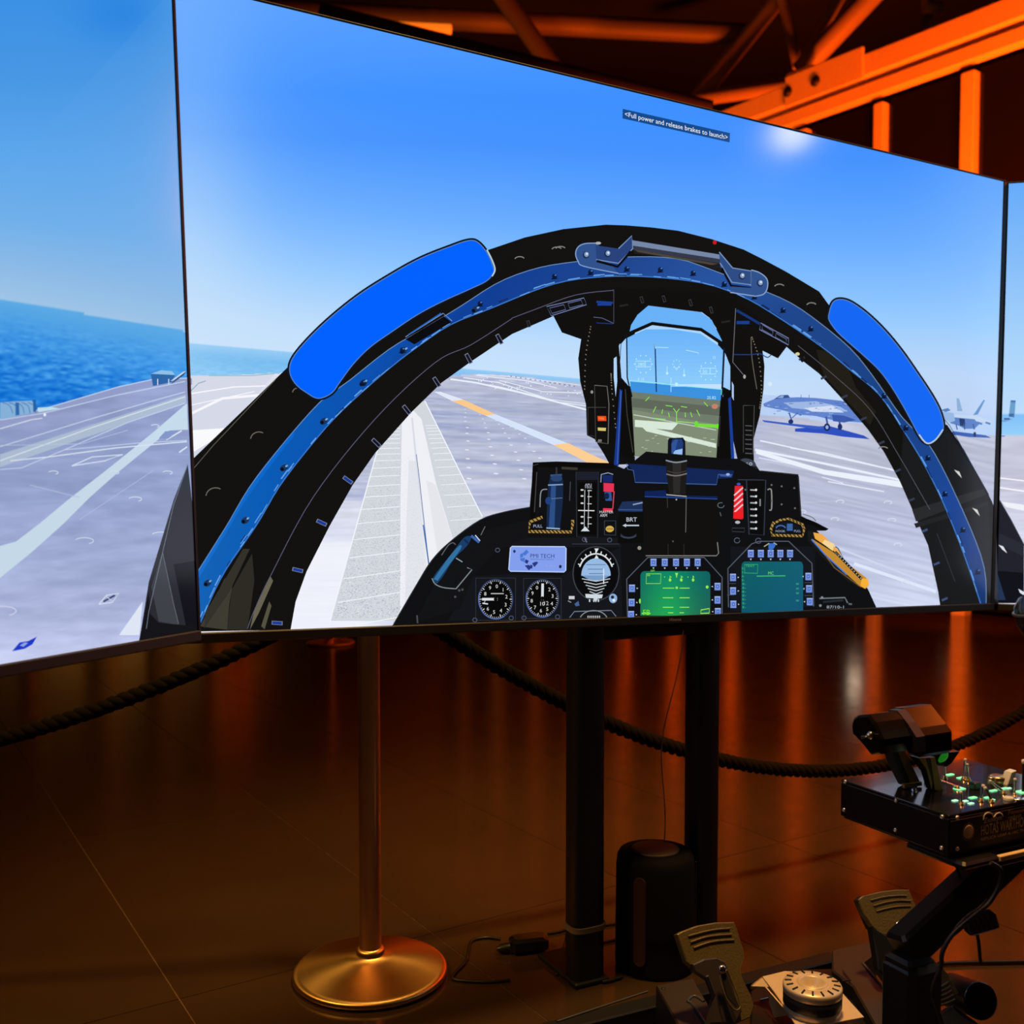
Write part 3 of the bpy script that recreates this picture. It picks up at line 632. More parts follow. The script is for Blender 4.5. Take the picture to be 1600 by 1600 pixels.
for i in range(NB):
    t = i/(NB-1); c = ramp(t, [(0, (20,98,182)), (.12, (8,92,182)), (.25, (10,82,178)), (.38, (14,62,150)), (.5, (30,68,142)), (.6, (40,84,160)), (.68, (30,70,140)), (.8, (26,66,132)), (.9, (26,70,150)), (1, (24,54,110))]); cols.append(tuple(float(v) for v in c))
p.strip(A, B, cols); p.up()
md = lambda a, b, t: (a[0]*(1-t)+b[0]*t, a[1]*(1-t)+b[1]*t)
p.line([md(a, b, .02) for a, b in zip(A, B)], 1.2, (110,140,180)); p.line([md(a, b, .97) for a, b in zip(A, B)], 1.6, (60,120,200))
rs = random.Random(2)
for k in range(90):
    i = rs.randrange(NB-1); t = .84+.12*rs.random(); a = md(A[i], B[i], t); b = md(A[i+1], B[i+1], t); p.line([a, md(a, b, .5+rs.random()*.5)], 1+rs.random(), (100,160,230) if rs.random() < .7 else (20,40,90)); p.k -= 0.000002
p.up(0.00001)
for i in range(0, 44): p.poly([md(A[i], B[i], 0.03), md(A[i+1], B[i+1], .03), md(A[i+1], B[i+1], .16), md(A[i], B[i], .16)], tuple(v*1.12 for v in cols[i])) if i < 14 else None
for q in kI((265,1210),(430,935),(600,705),(775,500),(948,332),(1125,190),(1440,10)): # bolts
    p.ell(q, 7, 5, (24,52,92), -.6, 12); p.ell((q[0]+4, q[1]-3), 2.4, 1.6, (120,170,220), -.6, 8); p.ell((q[0]-3, q[1]+2), 3, 3, (8,14,28), 0, 8)
for q in kX((860,808),(1385,495),(595,1030))+kD((25,350),(240,325),(455,305),(655,310),(850,330),(1035,395),(1215,470),(1385,550),(1550,660))+kJ((900,250),(1010,410),(1120,560),(1205,740),(1295,920),(1370,1130)):
    p.ell(q, 4.2, 4.2, (12,28,60), 0, 10); p.ell((q[0]+1.5, q[1]-2), 1.6, 1.2, (70,120,190), 0, 8); p.poly([(q[0]-6, q[1]+5), (q[0]-2, q[1]+1), (q[0]+6, q[1]+4)], (8,18,44))
# cut-out slots, seams and clips
p.poly(kX((880,735),(1140,580),(1190,620),(940,770)), (10,10,14)); p.line(kX((880,720),(1135,560),(1195,612)), 1.2, (120,150,190)); p.line(kX((900,705),(1120,560)), 2, (40,100,190))
p.line(smooth(kI((440,1410),(470,1330),(540,1180),(730,830),(1000,490),(1260,245),(1420,165),(1600,50)), 6)+smooth(kA((0,190),(120,145),(330,70),(530,45)), 4), 1.1, (92,92,118))
p.line(smooth(kJ((470,0),(640,140),(830,320),(980,560),(1130,820)), 5), .9, (90,90,100)); p.line(kJ((1165,940),(1255,1180)), .8, (60,62,66))
for q in kI((1545,140),(1410,225),(1270,328),(1138,450),(1005,595),(880,758),(765,945),(660,1153),(570,1385)):
    e = min(1, max(0, (q[1]-560)/400)); d = (8, 6-5*e) if True else 0
    a = math.atan2(14*(1-e)+1, 8+8*e); dx, dy = math.cos(a)*8.5, math.sin(a)*8.5
    p.line([(q[0]-dx, q[1]-dy), (q[0]+dx, q[1]+dy)], 6, (120,124,150)); p.line([(q[0]-dx*.85, q[1]-dy*.85), (q[0]+dx*.85, q[1]+dy*.85)], 4.2, (16,20,34) if e < .45 else (24,58,150))
for q in kJ((490,65),(600,160),(705,255),(800,365),(890,485),(970,625),(1040,770),(1105,925),(1165,1090),(1205,1268)): p.line([(q[0]-5, q[1]+2), (q[0]+4, q[1]-2)], 3.4, (52,58,76) if q[1] < 800 else (60,80,120))
# dome fasteners on the outer black face
for q, r_ in ((kI((490,580))[0], 13), (kI((300,830))[0], 15), (kI((660,375))[0], 8)): p.ring(q, r_, r_*.9, 1.5, (110,106,98), 185, 300, 12)
for q in ((812,403),(876,387),(870,388),(1218,446),(1268,475),(1380,700)): p.ring((q[0], q[1]+3), 8, 5, 1.6, (130,130,128), 200, 330, 10)
for q in kJ((1270,640),(1360,830)): p.poly([(q[0]-6, q[1]-6), (q[0]+2, q[1]-3), (q[0]+6, q[1]+7), (q[0], q[1]+1)], (214,214,210))
p.line(kH((775,760),(860,660),(1110,395)), 1.1, (96,92,84)); p.line([(1544,771),(1484,665),(1420,590)], 1, (40,60,80))
p.build('displayed_canopy_arch', scC)

# grab handle on top of the arch
p = Pic(tvC, 0.0016)
hb = (48,82,140); hd = (16,26,52)
p.poly(kD((470,135),(1030,225),(1020,265),(1015,320),(900,280),(760,240),(600,225),(500,215)), (30,28,30))
p.poly(kD((470,132),(1020,222),(1030,250),(480,165)), (118,134,166)); p.poly(kD((480,165),(1030,250),(1025,275),(490,190)), (52,56,74)); p.poly(kD((500,190),(1000,275),(960,282),(520,205)), (74,68,58))
p.poly(smooth(kD((150,215),(165,175),(205,155),(275,150)), 4)+kD((400,330),(200,290),(165,260)), hb); p.line(smooth(kD((270,152),(205,155),(165,175),(150,215),(165,260),(200,290),(405,332)), 4), 1.6, (130,160,205))
p.poly(kD((268,165),(405,185),(485,108),(490,185),(405,275),(275,250)), (40,66,124)); p.line(kD((405,185),(485,108),(490,185),(405,272),(272,250)), 1.6, (120,146,190)); p.line(kD((275,258),(400,292),(480,200)), 4, (10,12,20))
p.poly(kD((1005,205),(1085,300),(1195,315),(1195,400),(1080,390),(1010,290)), (46,76,132)); p.line(kD((1005,205),(1085,300),(1195,318),(1195,400),(1080,385),(1010,270)), 1.6, (124,150,196)); p.line(kD((1020,300),(1075,405),(1195,420)), 3.6, (10,12,20))
p.poly(kD((1195,310))+smooth(kD((1240,325),(1285,360),(1292,410),(1270,455),(1220,468)), 4)+kD((1070,440),(1080,410),(1195,418)), hb); p.line(smooth(kD((1195,312),(1245,328),(1288,365),(1292,415),(1270,455),(1220,468)), 4)+kD((1070,445)), 1.6, (140,168,212))
for q in kD((212,222),(340,215),(1140,348),(1248,390)): p.ell(q, 5.2, 5.6, (28,46,82)); p.ell((q[0]+.8, q[1]-.8), 3.6, 4, (130,158,196)); p.ell((q[0]+1.4, q[1]-1.6), 1.6, 1.7, (226,234,244))
p.ell(kD((285,152))[0], 4.4, 2.2, (170,176,180)); p.ell(kD((978,148))[0], 3, 3.2, (200,24,40))
p.build('displayed_grab_handle', scC)

# mirrors
def mirror(pts, wdt, col, rimL, name='displayed_mirror'):
    m = Pic(tvC, 0.0019); q = smooth(pts, 5, True); cx = sum(a for a, b in q)/len(q); cy = sum(b for a, b in q)/len(q)
    m.line(q, 7, (14,20,36), True); m.up(0.00002)
    m.poly(q, col); m.up(0.00001); m.line(q, 1.3, (90,130,190), True); m.line(smooth(rimL, 4), 2.2, (190,206,214)); return m.build(name, scC)
mirror(kX((100,965),(110,880),(190,770),(350,610),(560,440),(780,300),(980,190),(1180,110),(1300,70),(1365,78),(1430,150),(1470,240),(1475,285),(1430,340),(1330,390),(1130,480),(960,570),(780,690),(640,790),(530,900),(440,1020),(380,1100),(290,1135),(210,1095),(140,1040)), 2, (0,98,255),
       kX((1430,130),(1465,200),(1485,265),(1465,310)))
kM = K(1180,440,3.81)
mirror(kM((440,230),(442,180),(462,125),(500,106),(560,118),(640,170),(720,240),(800,325),(880,425),(960,540),(1040,660),(1095,760),(1120,850),(1112,895),(1075,940),(1040,962),(1010,955),(975,915),(900,775),(820,640),(740,530),(640,435),(560,365),(490,300)), 2, (20,104,244),
       kM((1118,880),(1080,935),(1040,962),(1010,955),(975,910)))

# head-up display
p = Pic(tvC, 0.0015)
p.poly(kA((350,190),(360,300),(345,400),(355,520),(385,640),(390,800),(430,820),(480,900),(510,955),(640,950),(640,250),(800,30),(330,70),(190,130),(260,265),(355,235)), (15,15,15))
p.poly(kA((1180,950),(1260,940),(1258,820),(1290,700),(1310,560),(1315,440),(1305,360),(1385,400),(1430,340),(1250,160),(1100,60),(1060,200),(1100,600)), (15,15,15))
p.poly(kA((520,30),(1170,60),(1165,400),(1130,350),(1095,290),(1030,190),(990,160),(710,125),(660,165),(605,250),(560,320),(545,400)), (15,15,14)); p.up()
# sky glass of the upper opening (the picture behind shows through) and combiner glass
gl = [(996,492),(1013,477.5),(1095,488),(1112,500),(1128,532),(1128,538),(1094,514),(1020,505),(983,522),(986,508)]
p.poly(gl, (106,178,248)); sv = [(967,540),(972,531),(980,524),(984,605),(976,596),(971,590)]; p.poly(sv, (168,208,250)); p.poly([(1131,545),(1137,562),(1141,572),(1141,610),(1129,604)], (160,204,248))
p.poly(kA((530,400),(545,390),(548,520),(540,600),(530,500)), (176,212,248)); p.poly(kA((1145,520),(1155,540),(1155,620),(1145,600)), (176,200,236)); p.up(0.00002)
C1 = [(980,527),(1020,510),(1094,521),(1131,545),(1129,601),(1127,625)]
n_ = 14
for k in range(n_):                                        # glass sky gradient in slices
    y0 = 508+k*(92/n_); y1 = y0+92/n_+.3
    def ed(y, side):
        if side == 0: return 980 if y > 527 else 980+(527-y)*2.35
        return 1130 if y > 545 else (1094+(y-521)*1.5 if y > 521 else 1020+(y-510)*6.7)
    if y0 < 510: continue
    t = k/n_; c = ramp(t, [(0, (104,178,250)), (.5, (124,190,250)), (1, (142,206,252))]); p.poly([(ed(y0,0), y0), (ed(y0,1), y0), (ed(y1,1), y1), (ed(y1,0), y1)], tuple(float(v) for v in c)); p.k -= 0.000002
p.up(0.00001)
p.poly([(984,596),(1128,609),(1127,626),(986,612)], (60,146,222)); p.poly([(986,612),(1127,626),(1119,719),(992,713)], (112,124,108)); p.poly([(987,640),(1124,664),(1120,716),(991,713)], (128,140,118)); p.poly([(988,622),(1126,636),(1126,650),(988,636)], (96,104,92))
for pts, w_ in (([(992,656),(1060,661),(1050,672),(992,667)], 0), ([(1000,664),(1119,693),(1119,700),(1010,674)], 0)): p.poly(pts, (216,232,216))
p.line([(990,648),(1119,672)], 1.6, (190,206,190)); rs = random.Random(8)
for k in range(26): x = 995+rs.random()*118; y_ = 680+rs.random()*30; p.rect(x, y_, 2+rs.random()*4, .8, (190,208,180)); p.k -= 0.000002
# combiner frame
p.line(kA((560,320),(600,275),(730,218),(985,250),(1098,325),(1140,420)), 5.4, (14,15,16)); p.line(kA((597,270),(600,500),(625,600)), 2, (12,20,40)); p.line(kA((1105,345),(1092,620)), 3, (18,26,48)); p.line(kA((545,380),(568,520)), 1.6, (20,24,34)); p.line(kA((555,520),(568,320)), 1, (16,18,22))
p.line(kA((745,322),(752,575)), 2, (24,60,120)); p.up(0.00001)
hg = (190,240,255)
def hl_(pts, w=.9, c=hg): p.line(kA(*pts), w, c)
hl_([(745,342),(815,344)]); hl_([(745,322),(748,350)]); hl_([(905,357),(970,370),(970,378)]); p.up(0.00001)
for cx_, cy_ in ((684,430),(1022,467)):
    for k in range(10): a = k*math.pi/5; q = kA((cx_+45*math.cos(a), cy_+46*math.sin(a)))[0]; p.ell(q, 1.1, 1.1, hg, 0, 6)
    q = kA((cx_-40, cy_-16))[0]; p.line([(q[0], q[1]), (q[0]+24, q[1]), (q[0]+24, q[1]+9), (q[0], q[1]+9)], .9, hg, True); p.line([(q[0]+15, q[1]), (q[0]+15, q[1]+9)], .9, hg); p.text('280' if cx_ < 800 else '50', q[0]+3, q[1]+7.4, 5, hg)
for k in range(8): a = k*math.pi/4; p.ell(kA((857+20*math.cos(a), 430+22*math.sin(a)))[0], .9, .9, hg, 0, 6)
hl_([(845,440),(857,462),(870,440)]); hl_([(808,440),(808,480)]); hl_([(896,455),(896,490)]); p.ell(kA((808,478))[0], 2, 2, hg); p.ell(kA((897,488))[0], 2, 2, hg); hl_([(828,500),(828,575)])
hl_([(612,515),(760,528),(840,540),(1092,560)], 1.3, (140,235,245)); hl_([(612,515),(615,545)]); hl_([(1092,560),(1090,590)], 1, (120,240,200)); p.ell(kA((857,535))[0], 2.4, 3, hg); hl_([(830,545),(900,545)])
p.text('0 15', *kA((655,515))[0], 4, hg); p.text('25.82', *kA((1015,612))[0], 4.5, hg); p.text('O', *kA((1045,402))[0], 4, hg)
gy = (140,240,80)
for a, b in (((715,600),(695,622)),((1000,628),(1020,650)),((800,645),(835,650)),((880,650),(912,655)),((750,650),(735,682)),((785,665),(780,690)),((815,682),(820,705)),((962,668),(978,700)),((930,680),(938,706)),((902,682),(903,706)),((840,660),(857,682)),((872,662),(857,682)),((857,682),(857,740))): hl_([a, b], 1.1, gy)
hl_([(745,712),(800,718)], 1.4, (130,230,90)); hl_([(860,728),(960,738)], 1.2, (150,235,110)); p.poly(kA((955,738),(1090,745),(1092,768),(1060,762),(960,755)), (120,220,60)); p.rect(*kA((1066,742))[0], 8, 7, (96,240,30)); p.ell(kA((960,742))[0], 3, 5, (110,220,60)); p.ell(kA((1056,650))[0], 5, 4, (196,130,110))
p.up(0.00001)
# side posts of the display, blue rails
p.poly(kA((555,505),(590,530),(620,560),(640,905),(600,915),(560,900),(540,640)), (12,12,12)); p.poly(kA((1140,560),(1105,590),(1085,620),(1063,930),(1140,940),(1155,700)), (12,12,12))
p.poly(kA((560,560),(574,565),(556,960),(530,960)), (24,56,140)); p.poly(kA((1126,610),(1140,600),(1160,960),(1143,950)), (26,60,150)); p.line(kA((568,570),(548,950)), .8, (80,120,200))
p.line(kA((590,560),(600,700),(630,890)), 1, (70,74,60)); p.line(kA((1085,700),(1075,860)), 1, (60,60,60))
# chains of stitches down the pillars, red and yellow warning lamps
for pts in (((410,235),(385,380),(378,560)), ((516,480),(520,560),(540,760)), ((1250,290),(1285,400),(1300,560),(1290,660))):
    q = smooth(kA(*pts), 14); 
    for k in range(0, len(q), 2): p.ell(q[k], 1.3, .9, (132,124,98), .8, 6); p.k -= 0.000002
p.up(0.00001)
p.line(smooth(kA((1245,290),(1250,400),(1275,560)), 4), 1, (110,110,100)); p.line(kA((425,185),(470,190),(530,218)), 1, (90,100,140)); p.line(kA((530,40),(530,215)), .8, (80,84,100)); p.line(kA((1165,140),(1150,420),(1205,485)), .9, (120,120,130)); p.line(smooth(kA((1155,380),(1250,380),(1290,375),(1330,395),(1350,380)), 4), 1.6, (30,60,120)); p.ell(kA((1211,495))[0], 2, 3.2, (170,170,170))
for y_ in (105,215): p.line(kA((440,y_),(525,y_+5)), 3 if y_ < 200 else 1, (26,64,150)); 
p.rect(*kA((445,112))[0], 22, 4, (24,62,150)); p.rect(*kA((1170,205))[0], 20, 5, (24,62,140)); p.line(kA((1170,150),(1240,190),(1290,220)), 4, (22,54,120))
for pts in (((180,130),(375,85),(388,120),(205,178)), ((1295,215),(1440,295),(1440,330),(1290,250))): p.line(kA(*pts), 1.2, (120,132,178), True)
for pts in (((196,138),(270,120),(280,145),(208,166)), ((292,113),(360,96),(370,120),(300,138)), ((1305,225),(1360,258),(1356,280),(1302,250)), ((1375,268),(1430,300),(1428,322),(1372,290))): p.line(kA(*pts), 1.1, (100,112,158), True)
for q in kA((85,220),(675,95),(790,90),(928,110),(1036,148)): p.line([(q[0]-1, q[1]-5), (q[0]+2, q[1]+5)], 4.4, (60,62,66)); p.line([(q[0]-1, q[1]-4), (q[0]+2, q[1]+4)], 2.6, (14,14,18))
for x, y_ in ((580,120),(1110,205)): p.line(kA((x-20,y_+8),(x+25,y_)), 3, (36,36,34))
p.ell(kA((1487,377))[0], 3.4, 2.6, (220,210,150)); p.ell(kA((1512,405))[0], 3, 4.6, (20,20,24)); p.ell(kA((1345,533))[0], 3, 3.4, (214,236,250))
p.line(kA((430,540),(495,545),(505,640),(500,845),(436,835)), 1.2, (110,110,108)); p.line(kA((430,540),(436,835)), .9, (70,70,70)); p.poly(kA((445,700),(490,700),(492,726),(447,726)), (236,74,22)); p.poly(kA((450,705),(480,708),(480,720),(450,716)), (250,110,60)); p.poly(kA((446,760),(490,762),(488,778),(448,776)), (216,196,110)); p.line(kA((392,655),(490,655)), 1, (70,70,68)); p.ell(kA((416,575))[0], 2, 2.6, (150,150,145)); p.text('00', *kA((448,835))[0], 4, (180,180,180)); p.line(kA((395,660),(395,800),(430,805)), 1, (56,56,54))
p.line(kA((1205,645),(1262,645),(1255,900)), 1, (80,80,80)); p.line(kA((1205,645),(1205,890)), 1, (70,70,70))
for k in range(7): p.line(kA((1215,750+k*24),(1250,752+k*24)), 1.3, (90,92,96))
p.poly(smooth(kA((1165,960),(1180,935),(1215,920),(1260,935),(1275,965)), 3), (60,68,80)); p.text('0860', *kA((1178,958))[0], 5, (190,204,214), 22); p.poly(kA((1165,960),(1275,962),(1290,985),(1170,990)), (30,32,36))
# camera tube in the middle
p.poly(kA((818,815),(890,812),(902,830),(905,930),(810,930),(812,830)), (16,20,30)); p.poly(kA((835,822),(885,820),(892,840),(888,912),(830,912),(830,845)), (32,60,120)); p.poly(kA((845,880),(888,870),(886,912),(835,912)), (150,190,240)); p.poly(kA((830,845),(850,822),(865,822),(850,880),(832,900)), (48,84,150))
p.build('displayed_head_up_display', scC)

# instrument panel
p = Pic(tvC, 0.0022)
DK = (15,16,18); PN = (20,22,28)
panel = [(612,978)]+smooth(kB((60,1100),(200,860),(300,700),(420,580),(600,450),(750,400),(910,370)), 4)+kB((925,200),(935,100),(950,90),(1080,84),(1430,100),(1500,130))+kC((180,20),(640,60),(700,60),(830,130),(1045,152),(1050,200),(1060,385),(1130,420),(1215,462),(1200,470),(1150,470),(1240,560),(1330,690),(1440,800),(1488,905))+[(1368,954),(1000,968)]
p.poly(panel, DK); p.up(0.00002)
p.poly(kB((560,800),(780,790),(1100,800),(1480,620),(1490,1080),(400,1080)), PN); p.poly(kB((925,560),(1480,560),(1480,620),(780,620),(700,560)), (22,23,27)); p.poly(kB((380,720),(500,560),(680,500),(900,450),(900,560),(700,640),(560,800),(480,1000),(300,1060),(200,1080)), (18,19,22))
p.line(smooth(kB((60,1100),(200,860),(300,700),(420,580),(600,450),(750,400),(910,370)), 4), 1.4, (52,54,60)); p.poly(kC((660,560),(1140,560),(1140,900),(660,930)), PN)
p.poly(kB((930,90),(1080,84),(1430,95),(1440,130),(960,120),(945,440),(912,440)), (10,10,10)); p.line(kB((955,150),(940,400)), 1, (84,80,80)); p.line(kB((965,100),(930,110)), 1, (60,60,60))
def PB(*a): return kB(*a)
# emergency handle
p.poly(PB((1040,170),(1110,165),(1120,215),(1118,330),(1100,505),(1015,500),(1020,330),(1028,230)), (22,40,72)); p.poly(PB((1045,230),(1075,232),(1065,500),(1030,500)), (44,78,134)); p.line(PB((1040,172),(1112,168)), 3, (50,84,130)); p.ell(PB((1078,190))[0], 9, 5, (40,66,110)); p.line(PB((1025,232),(1118,228)), 2, (130,160,200)); p.line(PB((1028,318),(1115,312)), 1.2, (90,116,150)); p.ell(PB((1028,330))[0], 5, 6, (30,64,120)); p.line(PB((1078,120),(1078,165)), 2.4, (50,52,56)); p.line(PB((1110,125),(1210,130)), 4, (58,54,48)); p.line(smooth(PB((975,370),(978,290),(990,262),(1020,258)), 3), 1.6, (140,146,160)); p.line(PB((1165,210),(1160,330)), 1.2, (70,74,80)); p.line(PB((1015,500),(1100,505)), 2, (150,180,210))
def stripes(pts, w_):
    q = smooth(pts, 1); p.line(pts, w_, (176,140,72)); a = np.array(pts, float); d = np.r_[0, np.cumsum(np.hypot(*np.diff(a, axis=0).T))]; L = d[-1]; k = 3.
    while k < L-2:
        x = np.interp(k, d, a[:, 0]); y_ = np.interp(k, d, a[:, 1]); p.line([(x-w_*.5, y_-w_*.5), (x+w_*.5, y_+w_*.5)], 1.8, (30,26,16)); p.k -= 0.000002; k += 6.
    p.up(0.00001)
stripes(PB((990,432),(912,462),(905,522),(1170,525),(1180,470),(1178,450)), 4.6); p.text('PULL', *PB((932,497))[0], 4.6, (170,180,210))
# indicator scales
p.line(PB((1200,150),(1340,150),(1335,560),(1205,555)), 1.2, (46,50,62), True); p.poly(PB((1205,150),(1340,150),(1340,200),(1205,200)), (28,32,44)); p.poly(PB((1215,215),(1330,215),(1325,545),(1212,540)), (9,9,9))
p.text('APU', *PB((1255,238))[0], 4, (190,196,206)); p.text('MRK', *PB((1255,254))[0], 4, (160,166,176))
for x in (1255,1280): p.line(PB((x,262),(x-4,500)), 1, (200,206,210))
p.line(PB((1213,390),(1315,392)), 1.6, (220,224,228)); 
for y_ in (262,300,345,430,470): p.ell(PB((1238,y_))[0], 2.6, 1.4, (210,214,216), 0, 8); p.line(PB((1272,y_+4),(1298,y_+4)), 1.2, (210,214,216))
p.poly(PB((1230,520),(1258,490),(1285,520)), (210,220,226)); 
# arm switch, lamp
p.poly(PB((1372,218),(1438,222),(1436,275),(1372,272)), (228,52,84)); p.line(PB((1438,270),(1430,380)), 1.6, (210,70,90)); p.poly(PB((1370,376),(1430,378),(1428,400),(1368,398)), (232,56,84)); p.poly(PB((1378,275),(1420,275),(1425,330),(1385,330)), (50,88,150)); p.ell(PB((1392,300))[0], 4, 5, (18,34,70)); p.poly(PB((1365,170),(1430,170),(1428,215),(1370,215)), (22,40,100)); p.line(PB((1355,215),(1358,165),(1400,155),(1432,165)), 1.4, (150,160,190)); p.text('MASTER', *PB((1345,408))[0], 4, (200,200,205), 22); p.text('ARM', *PB((1350,430))[0], 4.6, (210,210,215), 11)
p.line(PB((1378,455),(1448,455),(1448,545),(1378,542)), 1.2, (56,66,80), True); p.ell(PB((1411,506))[0], 6.4, 5, (206,172,80)); p.line(PB((1392,506),(1432,506)), .9, (90,64,20))
# brightness flap
p.poly(kC((20,350),(45,305),(160,300),(160,365),(22,360)), (30,48,86)); p.line(kC((105,322),(160,310)), 2, (140,160,190)); p.line(kC((22,350),(160,352)), 1.6, (52,84,150)); p.poly(kC((22,365),(165,362),(165,540),(20,540)), (12,12,12)); p.text('BRT', *kC((66,418))[0], 6.6, (200,208,222), 17); p.line(kC((55,440),(140,440)), 2, (196,206,224)); p.poly(kC((46,440),(66,430),(66,450)), (196,206,224)); p.ring(kC((80,490))[0], 13, 6, 1.4, (60,72,96), 20, 160, 12); p.ring(kC((80,478))[0], 13, 8, 1.1, (50,60,80), 20, 160, 12)
# name plate
pl = PB((790,625),(800,615),(1130,617),(1138,628),(1136,765),(1125,775),(790,770),(780,760)); p.poly(pl, (130,158,236)); p.line(pl, 1.6, (190,208,250), True)
tc_ = (40,56,130)
for a, b, c, d in (((865,660),(890,635),(905,650),(880,675)), ((850,690),(880,685),(880,715),(855,705)), ((885,695),(905,705),(895,725),(880,715)), ((880,735),(905,730),(925,745),(905,765)), ((925,720),(950,710),(965,715),(940,745)), ((850,665),(870,655),(870,680),(852,688)), ((915,728),(930,735),(925,755),(912,750))): p.poly(PB(a, b, c, d), tc_ if b[1] > 690 else (70,120,210))
p.text('PMI TECH', *PB((912,686))[0], 6.2, (44,60,128), 38, .01); p.text('MAINTENANCE SERVICE', *PB((915,700))[0], 2.2, (80,100,170), 36, .01); p.text('P M I', *PB((1010,742))[0], 2.6, (150,172,236), 14); p.ell(PB((815,646))[0], 2, 2.4, (40,50,90)); p.ell(PB((1102,741))[0], 2.2, 2.6, (30,40,80))
# round gauges
def gauge(cx_, cy_, r_, nums, hand, extra=None):
    c = PB((cx_, cy_))[0]; rx = r_/4*.90; ry = r_/4*1.04
    p.line(PB((cx_-r_*1.05,cy_-r_*1.12),(cx_+r_*1.05,cy_-r_*1.12),(cx_+r_*1.05,cy_+r_*1.12),(cx_-r_*1.05,cy_+r_*1.12)), 1, (52,56,66), True)
    p.ell(c, rx, ry, (8,8,9)); p.ring(c, rx, ry, 1.5, (60,76,120)); p.ring(c, rx, ry, 1.8, (90,110,170), 60, 200)
    for k in range(50):
        a = 2*math.pi*k/50; l = .82 if k % 5 == 0 else .9
        p.line([(c[0]+rx*.96*math.cos(a), c[1]+ry*.96*math.sin(a)), (c[0]+rx*l*math.cos(a), c[1]+ry*l*math.sin(a))], 1.4 if k % 5 == 0 else .8, (206,208,206)); p.k -= 0.000002
    p.up(0.00001)
    for k, t in enumerate(nums): a = -math.pi/2+2*math.pi*k/len(nums)+.12; p.text(t, c[0]+rx*.66*math.cos(a)-2.4, c[1]+ry*.66*math.sin(a)+2.8, 5.6, (220,222,218)); p.k -= 0.000002
    p.up(0.00001)
    a = hand; p.line([(c[0]-3*math.cos(a), c[1]-3*math.sin(a)), (c[0]+rx*.8*math.cos(a), c[1]+ry*.8*math.sin(a))], 4, (216,222,226)); p.ell(c, 3, 3.2, (12,12,12))
gauge(698, 945, 118, list('0123456789'), math.pi)
q = PB((668,910))[0]; p.line([q, (q[0]+20, q[1])], 1.6, (190,190,190)); p.line(PB((615,970),(650,975)), 2, (214,220,224))
gauge(990, 940, 112, list('1234567890'), -math.pi/2+.02); p.text('10', *PB((970,985))[0], 6, (214,216,214)); p.text('12', *PB((995,982))[0], 6, (190,196,196))
# attitude indicator
c = PB((1325,785))[0]; p.line(PB((1175,600),(1470,600)), 1, (54,60,70)); p.ring(c, 36, 42, 1.2, (70,74,84)); p.ell(c, 34, 40, (9,10,12))
hz_ = [(c[0]+23*math.cos(t), c[1]+3+27*math.sin(t)) for t in [math.pi+math.pi*k/16 for k in range(17)]]; p.poly(hz_+[(c[0]+23, c[1]+3), (c[0], c[1]+12), (c[0]-23, c[1]+3)], (150,186,226)); p.poly([(c[0]-22, c[1]+3), (c[0]+22, c[1]+3), (c[0]+10, c[1]+10), (c[0]-10, c[1]+10)], (120,156,200))
for k in range(3): p.line([(c[0]-15+k*2, c[1]-14+k*7), (c[0]+15-k*2, c[1]-14+k*7)], .9, (70,96,150))
for k in range(5): p.line([(c[0]-22+k*3, c[1]+8+k*5), (c[0], c[1]+12+k*5), (c[0]+22-k*3, c[1]+8+k*5)], 1.5, (190,200,206))
p.line([(c[0]+12, c[1]-8), (c[0]+12, c[1]+16)], 1.6, (220,230,238)); p.ring(c, 27, 31, 2.2, (220,226,230), 200, 340)
for k in range(9): a = math.radians(205+k*16.2); p.line([(c[0]+26*math.cos(a), c[1]+30*math.sin(a)), (c[0]+31*math.cos(a), c[1]+36*math.sin(a))], 1.6, (226,230,232)); p.k -= 0.000002
p.poly(PB((1315,628),(1342,628),(1328,655)), (226,230,232)); p.poly(PB((1315,690),(1342,690),(1328,668)), (226,230,232)); p.up(0.00001)
p.poly(PB((1258,912),(1368,916),(1362,938),(1335,942),(1325,965),(1310,940),(1262,936)), (206,216,224)); 
for x in (1285,1312,1340): p.line(PB((x,945),(x,962)), 2, (206,216,224))
p.rect(*PB((1155,925))[0], 9, 5, (200,206,210)); p.poly(PB((1190,975),(1215,955),(1222,985),(1200,990)), (70,96,150)); p.line(PB((1150,955),(1170,965)), 1.4, (150,156,160))
q = PB((1432,940))[0]; p.ell(q, 6.4, 7.4, (140,176,216)); p.ell((q[0]-1, q[1]-2), 2.6, 2.6, (20,34,60)); p.ell((q[0]+1, q[1]+3), 2, 2, (240,244,248)); p.line(PB((1255,565),(1268,590)), 1.6, (120,126,140)); 
for a_ in ((710,638),(1253,572),(1410,575),(568,1075),(795,1062),(1085,1055),(875,1062)): q = PB(a_)[0]; p.ring(q, 3.4, 3.2, 1.2, (76,84,104), 0, 360, 10)
p.line(PB((1160,1060),(1190,1022),(1420,1015),(1450,1052)), 1.5, (110,120,140)); p.ring(PB((1310,1080))[0], 22, 16, 1.6, (130,136,140), 200, 340); 
for k in range(7): p.line(PB((1275+k*12,1062),(1275+k*12,1048)), 1.4, (200,204,204)); p.k -= 0.000002
p.up(0.00001)
